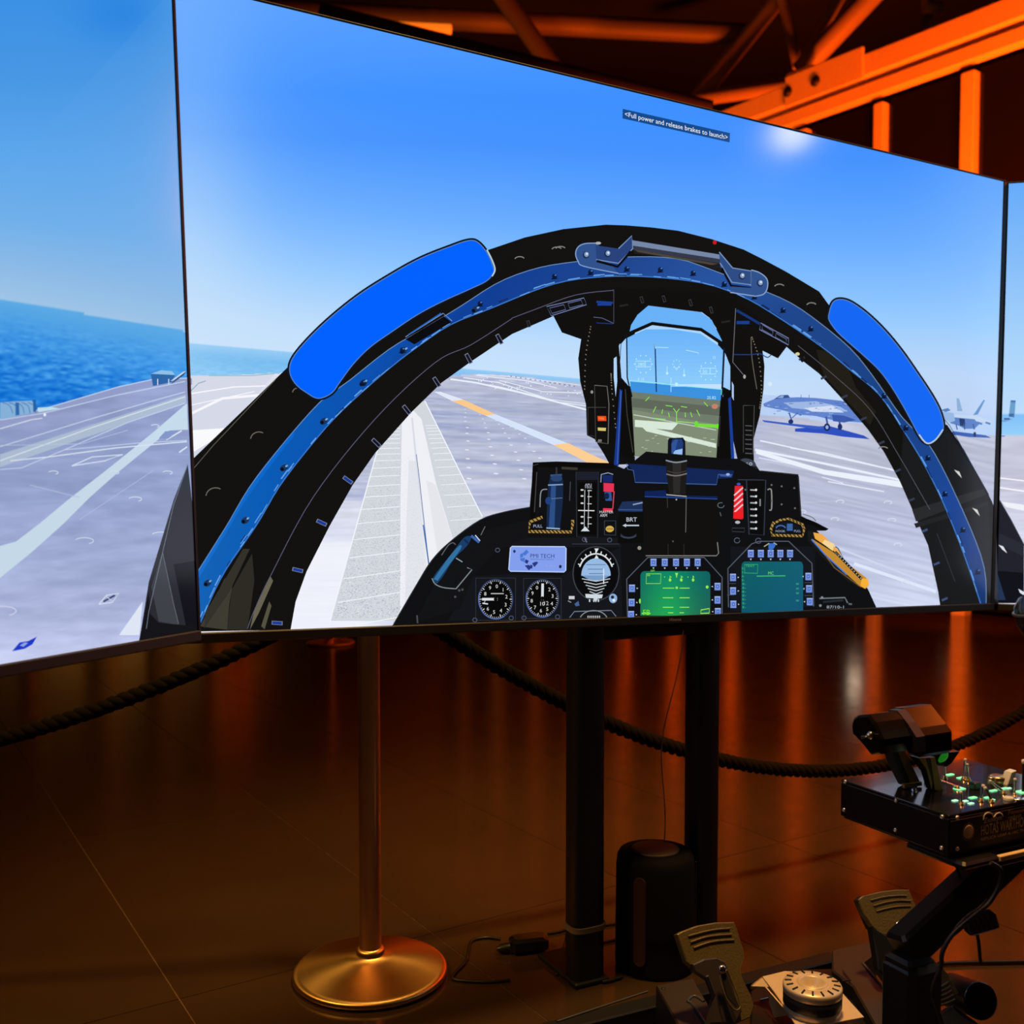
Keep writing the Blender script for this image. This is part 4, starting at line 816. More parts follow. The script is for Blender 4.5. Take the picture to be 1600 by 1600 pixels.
# oxygen hose handle at left
p.poly(smooth(PB((300,825),(330,775),(430,650),(500,560),(545,555),(520,610),(440,690),(370,800),(330,850)), 3), (24,62,104)); p.poly(smooth(PB((310,820),(400,690),(470,610),(480,630),(400,740),(335,830)), 3), (50,112,160)); p.line(smooth(PB((300,815),(320,850),(370,872),(450,880)), 4)+PB((550,760),(520,748)), 1.6, (130,140,140)); p.line(PB((450,688),(490,712)), 1.6, (150,160,170)); p.line(PB((545,548),(595,590)), 4, (60,100,170)); p.line(PB((570,545),(600,580)), 1.8, (190,206,224)); p.line(PB((632,490),(605,545)), 1.2, (110,110,110)); p.line(PB((500,570),(530,600)), 3, (20,40,80)); p.line(smooth(PB((360,670),(400,610),(430,592),(448,605)), 3), 1.4, (96,100,104)); p.line(PB((206,1045),(210,1095)), 2.4, (70,74,84))
for a_ in ((470,890),(490,885),(445,930)): p.ell(PB(a_)[0], 1.8, 1.8, (80,80,84))
# centre pedestal under the display
p.poly(kC((70,88),(680,130),(670,170),(585,175),(585,208),(120,195),(105,130)), (18,38,86)); p.line(kC((70,88),(75,120),(108,128),(118,195),(580,208),(590,150),(670,152)), 1.2, (70,100,160)); p.poly(kC((172,245),(290,240),(300,268),(585,275),(585,290),(172,276)), (16,34,84)); p.poly(kC((172,276),(585,290),(590,612),(178,612)), (17,16,14)); p.line(kC((172,276),(585,290)), 1.4, (40,74,150)); p.line(kC((178,612),(580,612),(592,598),(585,535)), 1.4, (130,130,126)); p.line(kC((295,265),(410,275)), 1.6, (170,170,160)); p.line(kC((408,280),(405,480)), 1.2, (100,98,90)); p.line(kC((300,280),(302,340)), .8, (70,68,62))
p.line(kC((305,545),(305,608)), .8, (52,50,46)); p.line(kC((395,545),(395,608)), .8, (52,50,46)); p.line(kC((600,155),(665,160)), 3, (60,90,160)); p.ell(kC((645,150))[0], 3, 2, (150,180,220)); p.ring(kC((605,325))[0], 5, 4, 1.3, (90,100,104), 0, 300, 12); p.line(kC((600,365),(606,388)), 1.2, (96,100,100)); p.ell(kC((352,293))[0], 1.3, 1.3, (170,170,170)); p.ell(kC((142,568))[0], 3, 3, (150,144,136)); p.ell(kC((333,530))[0], 1.4, 1.4, (80,78,70))
p.poly(kC((292,70),(412,75),(410,150),(405,265),(312,262),(296,150)), (28,26,26)); p.poly(kC((330,80),(380,80),(372,260),(335,260)), (44,42,42)); p.line(smooth(kC((295,148),(350,158),(412,145)), 4), 2, (120,116,112)); p.line(smooth(kC((292,70),(350,82),(412,72)), 4), 2, (140,150,160)); p.line(smooth(kC((300,130),(350,142),(410,130)), 4), 1.2, (70,68,66))
# striped handle, right switch column
p.poly(kC((684,215),(730,215),(733,400),(675,400)), (226,36,48))
for k in range(5): p.line(kC((680,270+k*32),(730,225+k*32)), 2.4, (240,190,196)) if k != 4 else None
p.poly(kC((676,362),(732,366),(728,405),(680,402)), (238,30,36)); p.ell(kC((700,422))[0], 4, 2.4, (180,180,186)); p.line(kC((668,455),(740,455),(738,478),(670,474)), 1, (60,64,70), True); p.ell(kC((706,205))[0], 3, 2, (60,90,190)); p.line(kC((750,180),(860,182),(850,495),(765,490)), 1.4, (54,60,76), True); p.poly(kC((757,186),(852,188),(842,488),(770,484)), (12,12,13)); p.line(kC((700,180),(850,182)), 1.2, (56,62,80))
for k in range(7): q = kC((790, 238+k*36.5))[0]; p.line([(q[0]-5, q[1]), (q[0]+5, q[1]+.5)], 2.2, (170,174,180)); p.ell((q[0]+4, q[1]), 1.9, 1.9, (214,218,220), 0, 8); p.k -= 0.000002
p.up(0.00001)
p.line(kC((828,290),(828,330)), 2, (140,144,150)); p.line(smooth(kC((870,238),(885,232),(893,250),(893,345),(880,352)), 3), 1.8, (150,150,146))
for a_ in ((893,210),(950,218),(1022,228),(950,320),(1026,342),(895,300),(744,237)): p.ell(kC(a_)[0], 1.5, 1.5, (110,110,108), 0, 8)
p.line(kC((1045,160),(1060,385)), 2, (44,44,44)); p.line(kC((830,130),(1045,152)), 1.6, (44,44,42)); p.line(smooth(kC((1070,375),(1120,392),(1145,415)), 4), 1.2, (90,90,96)); p.poly(kC((1060,388),(1140,420),(1218,460),(1195,470),(1120,440),(1055,425)), (10,10,11))
stripes(kC((905,420),(890,460),(895,495),(1070,500),(1078,460),(1065,430)), 3.8); stripes(kC((905,430),(940,410),(990,402),(1070,435)), 3.2); p.poly(kC((915,440),(950,420),(990,418),(1055,445),(1055,480),(910,475)), (18,22,30)); p.ring(kC((945,455))[0], 7, 4, 1.8, (70,110,180), 180, 360); p.rect(*kC((980,430))[0], 9, 11, (60,100,160)); p.text('PULL', *kC((1020,478))[0], 3.4, (150,170,200)); p.text('HOOK', *kC((915,478))[0], 3.2, (160,176,200), 15)
# yellow grab handle at right
p.poly(kC((1098,470),(1120,470),(1180,530),(1250,600),(1430,790),(1415,800),(1330,760),(1180,620),(1100,525)), (24,26,24)); p.poly(kC((1130,480),(1180,488),(1290,600),(1280,606),(1245,585),(1140,515)), (236,170,76)); p.poly(kC((1195,520),(1250,545),(1240,585),(1180,540)), (246,214,150)); p.poly(kC((1120,515),(1240,590),(1440,745),(1445,780),(1425,800),(1395,785),(1200,610)), (196,140,50)); p.line(kC((1255,590),(1405,745)), 4, (14,14,16))
for k in range(12): q = kC((1262+k*12.6, 600+k*12.8))[0]; p.rect(q[0]-1, q[1]-1.2, 1.7, 1.7, (190,190,180)); p.k -= 0.000002
p.up(0.00001); p.poly(kC((1405,742),(1440,742),(1446,775),(1425,800),(1398,782)), (246,176,56)); p.line(kC((1120,520),(1195,605),(1320,720)), 2, (70,120,210)); p.line(kC((1250,590),(1300,625),(1270,570),(1255,560)), 2, (90,92,96)); p.line(kC((1200,612),(1250,680),(1400,790)), 1.4, (120,90,50))
p.line(kC((1165,855),(1310,850),(1325,880)), 2, (110,120,130)); p.line(kC((1185,875),(1300,865)), 3, (40,44,48)); p.line(kC((1330,885),(1350,888)), 2.4, (100,104,110)); p.text('87/10-1', *kC((1205,912))[0], 4.6, (160,170,180), 27)
for a_ in ((1170,895),(1180,850)): p.ell(kC(a_)[0], 2, 2, (130,140,150))
for a_ in ((697,525),(818,527)): p.ring(kC(a_)[0], 4.4, 4, 1.2, (84,92,110), 0, 330, 12)
p.build('displayed_instrument_panel', scC)

# the two green displays
def mfd(cs, scr, grad, keys, frame, name):
    m = Pic(tvC, 0.0029)
    m.line(kC(*frame), 1.4, (88,94,110)); x0, y0, x1, y1 = scr; xm = (x0+x1)/2
    n = 16; L = []
    def xw(y, sgn):                                   # rounded corners
        t = min(1, max(0, (y-y0)/28)); e = 1-math.sqrt(max(0, 1-(1-t)**2)); return (xm-(xm-x0)*(1-.10*e)) if sgn < 0 else (xm+(x1-xm)*(1-.10*e))
    ys = [y0+(y1-y0)*(k/n)**1.4 for k in range(n+1)]
    for k in range(n):
        for j in range(10):
            pts = []
            def X(y, f): a, b = xw(y, -1), xw(y, 1); return a+(b-a)*f
            f0, f1 = j/10, (j+1)/10
            q = kC((X(ys[k], f0), ys[k]), (X(ys[k], f1), ys[k]), (X(ys[k+1], f1), ys[k+1]), (X(ys[k+1], f0), ys[k+1]))
            i = len(m.v); m.v += [tuple(tvC.px(a, b, m.k)) for a, b in q]; m.f.append((i, i+1, i+2, i+3))
            m.c.append([lin(tuple(grad(fx, (yy-y0)/(y1-y0)))) for fx, yy in ((f0, ys[k]), (f1, ys[k]), (f1, ys[k+1]), (f0, ys[k+1]))])
    m.up(0.00002)
    for x, y in keys:
        q = kC((x, y))[0]; m.rect(q[0]-4.6, q[1]-5.6, 9.2, 11.4, (116,146,220)); m.rect(q[0]-4.6, q[1]-5.6, 9.2, 1.2, (170,192,244)); m.rect(q[0]-2, q[1]-2.8, 4, 5.4, (60,84,170)); m.rect(q[0]-1, q[1]-1.6, 2, 3, (136,164,232))
        if y < 700: m.poly([(q[0]-1.4, q[1]+8), (q[0]+1.4, q[1]+8), (q[0], q[1]+10.5)], (210,220,230))
        else: s_ = 1 if x < xm else -1; m.poly([(q[0]+s_*7.4, q[1]-1.2), (q[0]+s_*7.4, q[1]+1.2), (q[0]+s_*9.6, q[1])], (210,220,230))
    return m
g1 = (150,236,90)
m = mfd(0, (148,700,545,952), lambda fx, fy: (14+20*fy, 110+60*math.exp(-((fx-.35)/.4)**2)*(.5+.5*fy)-30*abs(fx-.5), 84+16*(1-fy)), [(222,650),(286,650),(350,650),(412,650),(473,650),(100,797),(98,878),(95,947),(586,787),(586,863),(588,930)],
        [(75,960),(70,745),(190,622),(510,622),(612,735),(612,945)], 'a')
m.line(kC((182,715),(265,715),(262,770),(180,770)), 1, g1, True); m.text('IIIII', *kC((186,728))[0], 2.6, g1); m.poly(kC((345,710),(362,710),(353,735)), g1)
for x in (316,380,447): m.line(kC((x,725),(x,750)), 1, g1); m.ell(kC((x,750))[0], 2, 2.4, g1)
for y, a, b, c_, d in ((796,275,340,370,427),(851,275,335,370,427),(905,275,335,370,425),(936,305,335,370,395)): m.line(kC((a,y),(b,y)), 1.3, g1); m.line(kC((c_,y),(d,y)), 1.3, g1)
m.ell(kC((354,794))[0], 2, 2, g1); m.ell(kC((527,790))[0], 2.2, 2.4, g1); m.text('FB', *kC((160,948))[0], 8, (120,230,60)); m.line(kC((155,940),(205,940)), 2.2, (120,230,60)); m.line(kC((490,940),(492,920),(540,912),(538,938)), 1.6, (150,230,80), True); m.ell(kC((145,870))[0], 1.4, 4, g1, 0, 8); m.text('OFF', *kC((205,702))[0], 2.6, g1)
for k in range(6): m.ell(kC((285+k*30 if k < 1 else 290+k*32, 733))[0], .8, .8, g1)
m.build('displayed_green_display', scC)
g2 = (70,190,110)
m = mfd(0, (722,645,1072,935), lambda fx, fy: (14+6*fx, 96-10*fy, 100+14*fx+4*fy), [(775,600),(832,600),(888,600),(943,600),(998,600),(674,735),(674,812),(676,888),(1102,730),(1106,800),(1110,873)],
        [(648,905),(645,685),(780,545),(820,530),(990,530),(1122,655),(1132,900)], 'b')
m.line(kC((740,662),(815,662),(813,712),(740,710)), 1, (60,180,110), True); m.text('TEXT', *kC((745,676))[0], 3, g2, 14); m.line(kC((808,728),(972,726)), 1.4, (70,190,110)); m.text('MC', *kC((872,720))[0], 5, (110,220,90), 9)
for k in range(11): y = 690+k*22; m.text('E-', *kC((724 if k < 4 else 726,y))[0], 3.2, g2, 6 if k > 3 else 4)
for y in (775,802,828,870): m.text('=', *kC((1030,y+6))[0], 5, g2, 5)
q = kC((890,560))[0]; m.poly([(q[0]-4,q[1]-5),(q[0]+8,q[1]-5),(q[0]+5,q[1]+2),(q[0],q[1]+7),(q[0]-4,q[1]+3)], (60,110,200)); m.line([(q[0]-11,q[1]),(q[0]-3,q[1]-5)], 1.4, (180,180,150)); m.line([(q[0]+4,q[1]-6),(q[0]+9,q[1]-3)], 1.6, (160,170,180)); m.line(kC((640,835),(680,835)), .9, (70,76,90)); m.line(kC((645,770),(690,770)), .9, (70,76,90)); m.line(kC((1080,765),(1125,765)), .9, (70,76,90)); m.line(kC((1080,838),(1125,838)), .9, (70,76,90))
m.build('displayed_blue_green_display', scC)

# mission caption
p = Pic(tvC, 0.0012); p.poly([(973,170),(1140.5,208),(1140,222.5),(972.5,185)], (20,74,140)); p.up(0.00002)
p.text('<Full power and release brakes to launch>', 976, 181.6, 7.4, (240,246,252), 161, .2285); p.build('displayed_caption', scC)

# maker's badge on the bezel
mb = MB(); b0 = tvC.px(1046, 970.4, 0.0052); b0 = Vector(b0); text_on(mb, 'Hisense', b0, tvC.u, tvC.v, 0.0062, 0.030)
mb.build('badge', M['pale_print'], tC)

# ------------------------------------------------------------------ stand of the middle television
nC = Vector(tvC.n); uC = Vector(tvC.u); uh = Vector((tvC.u[0], tvC.u[1], 0)).normalized(); nh = Vector((-uh.y, uh.x, 0))
YAW = math.atan2(uh.y, uh.x); RY = RZ(YAW)
def behind(px, py, d):        # point on a vertical plane d metres behind the middle screen
    return PL(px, py, tuple(tvC.o+tvC.n*d), (nh.x, nh.y, 0))
st = thing('television_stand', 'black two-post floor stand carrying the middle television', 'stand', (*behind(1005, 1200, 0.10).xy, 0))
pL = behind(914, 1250, 0.10); pR = behind(1096, 1250, 0.10)
zt = 1.25
def oval_post(c, w, d, z0, z1, name, m='black_paint'):
    mb = MB(); n = 20; ring = [(math.copysign(abs(math.cos(t))**.6, math.cos(t))*w/2, math.copysign(abs(math.sin(t))**.6, math.sin(t))*d/2) for t in [2*math.pi*k/n for k in range(n)]]
    vs = [Vector((c.x, c.y, z))+RY@Vector((a, b, 0)) for z in (z0, z1) for a, b in ring]
    mb.add(vs, [(k, (k+1) % n, n+(k+1) % n, n+k) for k in range(n)], True); mb.add(vs[:n], [tuple(reversed(range(n)))]); mb.add(vs[n:], [tuple(range(n))]); return mb.build(name, M[m], st)
oval_post(pL, 0.078, 0.06, 0.012, zt, 'post'); oval_post(pR, 0.070, 0.06, 0.012, zt, 'post')
for c in (pL, pR):
    mb = MB(); mb.box((c.x+nh.x*.05, c.y+nh.y*.05, 0.006), (0.085, 0.17, 0.012), RY, 0.003); mb.build('foot', M['black_paint'], st)
mc = (pL+pR)/2; mb = MB(); zc = behind(1005, 985, 0.10).z; mb.box((mc.x, mc.y, zc+0.012), ((pR-pL).length, 0.05, 0.05), RY, 0.004); mb.build('crossbar', M['black_paint'], st)
mb = MB(); mb.box((mc.x, mc.y, zt), ((pR-pL).length+.2, 0.05, 0.30), RY, 0.006); mb.build('mounting_plate', M['black_paint'], st)
oval_post(Vector((pL.x, pL.y, 0)), 0.086, 0.068, behind(914, 1448, 0.10).z, behind(914, 1440, 0.10).z, 'cable_tie', 'strap_grey')

for tv, lb in ((tvL, 'black floor stand under the left television, out of frame'), (tvR, 'black floor stand under the right television, out of frame')):
    bp = Vector(tv.at(0, 0, -0.07)); yw = math.atan2(tv.u[1], tv.u[0]); q = thing('television_stand', lb, 'stand', (bp.x, bp.y, 0))
    mb = MB(); mb.box((bp.x, bp.y, 0.65), (0.08, 0.05, 1.27), RZ(yw), .008); mb.build('post', M['black_paint'], q)
    mb = MB(); mb.box((bp.x, bp.y, 0.008), (0.6, 0.36, 0.014), RZ(yw), .003); mb.build('base_plate', M['black_paint'], q)

# ------------------------------------------------------------------ rope barrier
A0 = PZ(579, 1523, 0)
def stanchion(loc, label, H=0.95, s=1.0, pm='steel_pole', group=None):
    t = thing('stanchion', label, 'stanchion', loc, group); L = Vector(loc)
    b = MB(); b.lathe([(0.10, 0.001), (0.162, 0.002), (0.167, 0.007), (0.167, 0.012), (0.163, 0.017), (0.154, 0.020), (0.10, 0.030), (0.05, 0.041), (0.030, 0.048), (0.027, 0.052)], L, n=64); b.build('base', M['brass'], t)
    q = MB(); q.lathe([(0.0235, 0.045), (0.0235, H-0.05)], L, n=32); q.build('pole', M[pm], t)
    q = MB(); q.lathe([(0.031, 0.045), (0.031, 0.058), (0.024, 0.062)], L, n=32); q.build('collar', M['brass'], t)
    q = MB(); q.lathe([(0.0235, H-.05), (0.034, H-.045), (0.036, H-0.01), (0.03, H), (0.0, H+0.003)], L, n=32); q.build('cap', M['brass'], t)
    return t
stanchion((A0.x, A0.y, 0), 'nearest stanchion, brass domed base and steel pole in front left of stand')
fs = stanchion(tuple(PZ(517, 1006, 0)), 'far stanchion whose brass base shows under screen, left of nearest pole')
for (px, py), lb in (((1142, 985), 'far stanchion base glinting just under screen, right of the two stand posts'), ((1590, 988), 'far stanchion base glinting at right edge beside joystick')):
    c = copy_tree(fs); c.location = PZ(px, py, 0); c['label'] = lb
Bst = Vector((2.5188, 3.7803, 0)); c = copy_tree(fs); c.location = Bst; c['label'] = 'stanchion outside the right edge carrying far end of long rope'
ATT = 0.83
Cst = Vector((-3.014, 1.904, 0)); c = copy_tree(fs); c.location = Cst; c['label'] = 'stanchion outside the left edge carrying far end of left rope'
def twisted(path, rr, sr, pitch, name, label, dense=1):
    pts = [Vector(p) for p in path]; d = [0]
    for a, b in zip(pts, pts[1:]): d.append(d[-1]+(b-a).length)
    L = d[-1]; n = int(L/0.011); mb = MB(); arr = np.array([tuple(p) for p in pts])
    C = [Vector([np.interp(L*i/n, d, arr[:, k]) for k in range(3)]) for i in range(n+1)]
    for s_ in range(3):
        q = []
        for i, p_ in enumerate(C):
            t = (C[min(i+1, n)]-C[max(i-1, 0)]).normalized(); u = t.cross(Vector((0, 0, 1))).normalized(); v = t.cross(u)
            a = 2*math.pi*(L*i/n/pitch+s_/3); q.append(p_+(u*math.cos(a)+v*math.sin(a))*rr)
        mb.tube(q, sr, 7)
    o = mb.build(name, M['rope']); return tag(o, label, 'rope')
def sag(a, b, s_, n=60): return [a*(1-t)+b*t-Vector((0, 0, 4*s_*t*(1-t))) for t in [k/n for k in range(n+1)]]
a_ = Vector((A0.x, A0.y, ATT))
r1 = twisted(sag(a_+Vector((.04, .02, 0)), Vector((Bst.x-.03, Bst.y-.02, ATT)), 0.58), 0.0095, 0.0105, 0.075, 'barrier_rope', 'long twisted black rope sagging behind the stand posts and throttle')
# left rope fitted to its three seen points
r2 = twisted(sag(a_+Vector((-.04, 0, 0)), Vector((Cst.x+.04, Cst.y, ATT)), 0.372), 0.0085, 0.0095, 0.070, 'barrier_rope', 'twisted black rope hanging at left below the left television')

# ------------------------------------------------------------------ speaker
sp0 = PZ(1027, 1531, 0); sp0 = Vector((sp0.x, sp0.y+0.0, 0)); sp0 = Vector((0.3175, 2.235, 0)); SR = 0.0875; SH = 0.258
sp = thing('speaker', 'black fabric cylinder speaker standing on floor between the stand posts', 'speaker', tuple(sp0))
mb = MB(); mb.lathe([(SR*.94, 0.0), (SR*1.0, 0.006), (SR*1.0, 0.10), (SR*.985, SH-.03), (SR*.96, SH-.012), (SR*.90, SH-.003), (SR*.70, SH)], sp0, n=56); mb.build('body', M['fabric'], sp)
mb = MB(); mb.lathe([(SR*.58, SH-.002), (SR*.60, SH+.003), (SR*.52, SH+.005), (0.0, SH+.004)], sp0, n=48); mb.build('top_cap', M['cap'], sp)
def cyl_strip(ang, half, z0, z1, r, name, m):
    mb = MB(); n = 10; pts = []
    hw = half*r; poly = []
    for k in range(n+1): a = math.pi*k/n; poly.append((-hw*math.cos(a), z1-hw+hw*math.sin(a)))
    for k in range(n+1): a = math.pi*k/n; poly.append((hw*math.cos(a), z0+hw-hw*math.sin(a)))
    v1 = [sp0+Vector((r*math.cos(ang+x/r), r*math.sin(ang+x/r), z)) for x, z in poly]; v2 = [sp0+Vector(((r+.0035)*math.cos(ang+x/r*.9), (r+.0035)*math.sin(ang+x/r*.9), z)) for x, z in poly]
    N = len(poly); mb.add(v1+v2, [tuple(range(N, 2*N))]+[(i, (i+1) % N, N+(i+1) % N, N+i) for i in range(N)]); return mb.build(name, M[m], sp)
cyl_strip(math.radians(-90-30), 0.17, 0.030, SH-.035, SR*.99, 'strap', 'strap'); 
mb = MB(); mb.tube([sp0+Vector((SR*1.01*math.cos(a), SR*1.01*math.sin(a), z)) for a, z in ((-.22, SH-.02), (-.20, SH-.03), (-.19, .12), (-.19, .03))], 0.0018, 6); mb.build('side_trim', M['strap'], sp)
mb = MB(); q0 = behind(1068, 985, 0.045); q1 = Vector((sp0.x+.022, sp0.y+.03, SH+.004))
mb.tube([tuple(v) for v in [q0*(1-t)+q1*t+Vector((-.018*math.sin(t*3.1)+.006*math.sin(t*9), 0, 0)) for t in [k/24 for k in range(25)]]], 0.0013, 6)
tag(mb.build('thin_cable', M['pink_cable']), 'thin pale cable hanging from the television down to the speaker', 'cable')

# ------------------------------------------------------------------ floor cables and power brick
pb = PZ(822, 1486, 0)
br = thing('power_adapter', 'black power adapter lying on floor left of the left stand post', 'adapter', tuple(pb))
mb = MB(); mb.box(pb+Vector((0.006, 0, 0.019)), (0.085, 0.045, 0.034), RZ(.25), 0.007); mb.build('body', M['black_gloss'], br)
mb = MB(); mb.lathe([(0.012, 0), (0.010, 0.02), (0.004, 0.03)], pb+Vector((-0.038, -0.01, 0.012)), (-1, -.2, 0), 12); mb.build('plug', M['black_plastic'], br)
def floor_cable(pts, r, name, label, m='cable', z=None):
    P3 = [PZ(x, y, r+.0005) for x, y in smooth(pts, 6)]; mb = MB(); mb.tube(P3, r, 8); return tag(mb.build(name, M[m]), label, 'cable')
floor_cable(kQ((425,915),(300,925),(160,918),(100,905),(110,875),(170,810),(190,740),(210,690),(290,672),(370,680)), 0.0035, 'cable', 'thin black cable looping on floor beside the brass stanchion base')
floor_cable(kQ((640,650),(700,640),(760,625),(980,600),(1050,590)), 0.0035, 'cable', 'black cable running from the power adapter behind the stand post')
floor_cable(kQ((750,640),(740,700),(715,780),(705,850),(690,880),(740,850),(760,700)), 0.0035, 'cable', 'black cable loop at the foot of the left stand post')
floor_cable(kQ((955,700),(1000,690),(1040,680)), 0.003, 'cable', 'short black cable between left post and speaker')
floor_cable(kQ((950,925),(1000,915),(1060,895)), 0.004, 'cable', 'black cable at the speaker foot leading left')
floor_cable([(1466,1506),(1520,1504),(1580,1503),(1680,1500)], 0.005, 'cable', 'straight black cable on the floor behind the pedals at right')

# ------------------------------------------------------------------ throttle quadrant
dL = Vector((-0.447, 0.894, 0)); dF = Vector((0.894, 0.447, 0)); Zu = Vector((0, 0, 1))
T0 = P(1482.5, 1274, 1.51); BH = (T0-P(1485.5, 1338, 1.51)).z
rr = ray(1314, 1214); 
def along(o, d, px):     # distance s so that o+s*d projects at column px
    lo, hi = 0, 2
    f = lambda s: proj(np.array(o+d*s))[0]-px
    for _ in range(50):
        m_ = (lo+hi)/2
        if f(lo)*f(m_) <= 0: hi = m_
        else: lo = m_
    return lo
DL = along(T0, dL, 1314); DF = 0.30
RB = Matrix((tuple(dF), tuple(-dL), tuple(-Zu))).transposed()
RB = RZ(math.atan2(dF.y, dF.x))
tq = thing('throttle_unit', 'black metal throttle box with twin levers and green lit switches', 'throttle', tuple(T0+dF*.15+dL*DL/2-Zu*BH))
def tbox(name, f0, f1, l0, l1, z0, z1, m, bev=0.001, par=tq):
    mb = MB(); mb.box(T0+dF*((f0+f1)/2)+dL*((l0+l1)/2)+Zu*((z0+z1)/2), (f1-f0, l1-l0, z1-z0), RB, bev); return mb.build(name, M[m], par)
tbox('housing', 0, DF, 0, DL, -BH, -0.0055, 'anodised', .0012)
tbox('top_plate', 0.0005, DF-.0005, .0005, DL-.0005, -0.005, 0, 'black_gloss', .001)
tbox('bottom_plate', 0.004, DF, .004, DL-.004, -BH-.004, -BH, 'anodised', .001)
tbox('front_panel', 0.003, DF-.003, -0.0016, 0, -BH+.004, -.009, 'black_paint', .0006)
def on_top(px, py, h=0): return PL(px, py, tuple(T0+Zu*h), (0, 0, 1))
def on_side(px, py, off=0): return PL(px, py, tuple(T0-dF*off), tuple(dF))
def on_front(px, py, off=0): return PL(px, py, tuple(T0-dL*off), tuple(dL))
for q, fn, ax in [(a, on_side, -dF) for a in kE((205,708),(195,928),(602,855),(597,1085),(962,982),(958,1225))]+[(a, on_front, -dL) for a in kE((1078,988),(1076,1232))]+[((1596.5+60, 1262), on_front, -dL)]:
    c = fn(q[0], q[1], .0016 if fn is on_front else 0); mb = MB(); mb.lathe([(0.0034, 0), (0.0034, 0.0008), (0.0026, 0.0022), (0.0012, 0.0022), (0.0012, 0.0008), (0, 0.0008)], c, ax, 16); mb.build('screw', M['screw'], tq)
# lettering and emblem on the front
def ftext(txt, q0, h_px, wpx, m, name):
    o = on_front(*q0, .0021); sc = (o-Vector(CAM)).length/FPX; mb = MB(); text_on(mb, txt, o, dF, Zu, h_px*sc, wpx*sc/0.86); return mb.build(name, M[m], tq)
ftext('HOTAS WARTHOG', kE((1262,1130))[0], 14.5, 82, 'gold_print', 'lettering')
ftext('REPLICA USAF A-10C THROTTLE', kE((1262,1170))[0], 4.0, 104, 'gold_print', 'lettering')
ftext('Zenifyn', kE((1285,1032))[0], 7.2, 31, 'pale_print', 'lettering')
ftext('Filmosiny', kE((1476,966))[0], 5.6, 34, 'gold_print', 'lettering'); ftext('radiost', kE((1476,1003))[0], 5.6, 23, 'gold_print', 'lettering')
mb = MB(); q = [on_front(*a, .0025) for a in smooth(kE((1284,1005),(1292,965),(1320,948),(1350,960),(1362,985),(1380,962),(1405,950),(1428,962),(1436,978)), 4)]; mb.tube(q, 0.0008, 5); mb.build('arched_emblem', M['pale_print'], tq)
c = on_front(*kE((1163,1098))[0], .0018); mb = MB(); mb.lathe([(0.0105, 0), (0.0105, .0008), (0.009, .0013), (0.0, .0013)], c, -dL, 40); mb.build('seal_disc', M['gold_print'], tq)
for k in range(26):
    a = 2*math.pi*k/26; pp = c+(dF*math.cos(a)+Zu*math.sin(a))*0.0128; mb = MB() if k == 0 else mb; mb.box(pp, (0.0012, 0.0006, 0.0012), RB)
o = mb.build('seal_lettering', M['gold_print'], tq); o['kind'] = 'stuff'
# twin levers with grips: extruded along the box front direction
def prof_on(pts, base, n): return [PL(x, y, tuple(base), tuple(n)) for x, y in pts]
bl = on_top(*kE((735,745))[0]); gl0 = bl-dF*0.050
prof = [(-0.030, 0.000), (-0.036, 0.018), (-0.030, 0.036), (-0.012, 0.044), (0.012, 0.041), (0.030, 0.026), (0.044, 0.006), (0.042, -0.012), (0.024, -0.022), (-0.010, -0.020)]
def grip(px_prof, base, length, name, par):
    pr = prof_on(px_prof, base, dF); mb = MB(); mb.prism(pr, dF*length, 0.004); return mb.build(name, M['grip_plastic'], par)
gbase = P(*kE((390,330))[0], 1.565)
gprof = kE((290,190),(380,183),(430,245),(470,320),(497,378),(492,430),(470,495),(395,498),(360,455),(300,385),(250,330),(243,262),(258,215))
g1o = grip(gprof, gbase, 0.066, 'lever_grip', tq)
rb = gbase+dF*0.076
gp2 = kE((575,128),(640,132),(700,210),(760,290),(800,350),(803,495),(770,520),(700,500),(640,420),(560,330),(520,240),(530,165))
g2o = grip(gp2, rb, 0.070, 'lever_grip', tq)
mb = MB(); g3 = prof_on(kE((545,145),(610,150),(690,250),(760,360),(770,480),(690,470),(600,390),(520,250)), gbase+dF*.062, dF); mb.prism(g3, dF*0.018); mb.build('grip_joint', M['black_paint'], tq)
c = PL(*kE((400,345))[0], tuple(gbase-dF*.0008), tuple(dF)); mb = MB(); mb.lathe([(0.0062, 0), (0.0062, .002), (0.0040, .0025), (0.0040, .005), (0.0022, .0055)], c, -dF, 8); mb.build('toggle_nut', M['steel'], tq)
mb = MB(); mb.tube([c-dF*.005, c-dF*.016-dL*0.002-Zu*.001, c-dF*.019-Zu*.0012], [0.0018, 0.0022, 0.0028], 12); mb.build('toggle_lever', M['steel'], tq)
c = P(*kE((1105,400))[0], 1.70); mb = MB(); mb.lathe([(0.008, -.006), (0.008, .002), (0.005, .006), (0, .006)], rb+dF*.072+dL*.004+Zu*(-.012), dF, 16); mb.build('red_side_button', M['red_plastic'], tq)
def lever(pts, base, dep, m, name):
    pr = prof_on(kE(*pts), base, dL); mb = MB(); mb.prism(pr, dL*dep, 0.0008); return mb.build(name, M[m], tq)
lb = on_top(*kE((735,752))[0])
lever(((560,440),(655,435),(790,712),(760,760),(690,745),(600,560)), lb, 0.020, 'black_plastic', 'lever_arm')
lever(((606,448),(656,436),(782,716),(716,722)), lb-dL*.001, 0.0012, 'grey_metal', 'lever_face')
tbx = lever(((665,728),(805,708),(806,738),(670,760)), lb-dL*.004, 0.006, 'grey_metal', 'lever_bracket')
lb2 = on_top(*kE((930,775))[0])
lever(((770,520),(905,515),(950,690),(975,790),(905,775),(860,640)), lb2, 0.018, 'black_plastic', 'lever_arm')
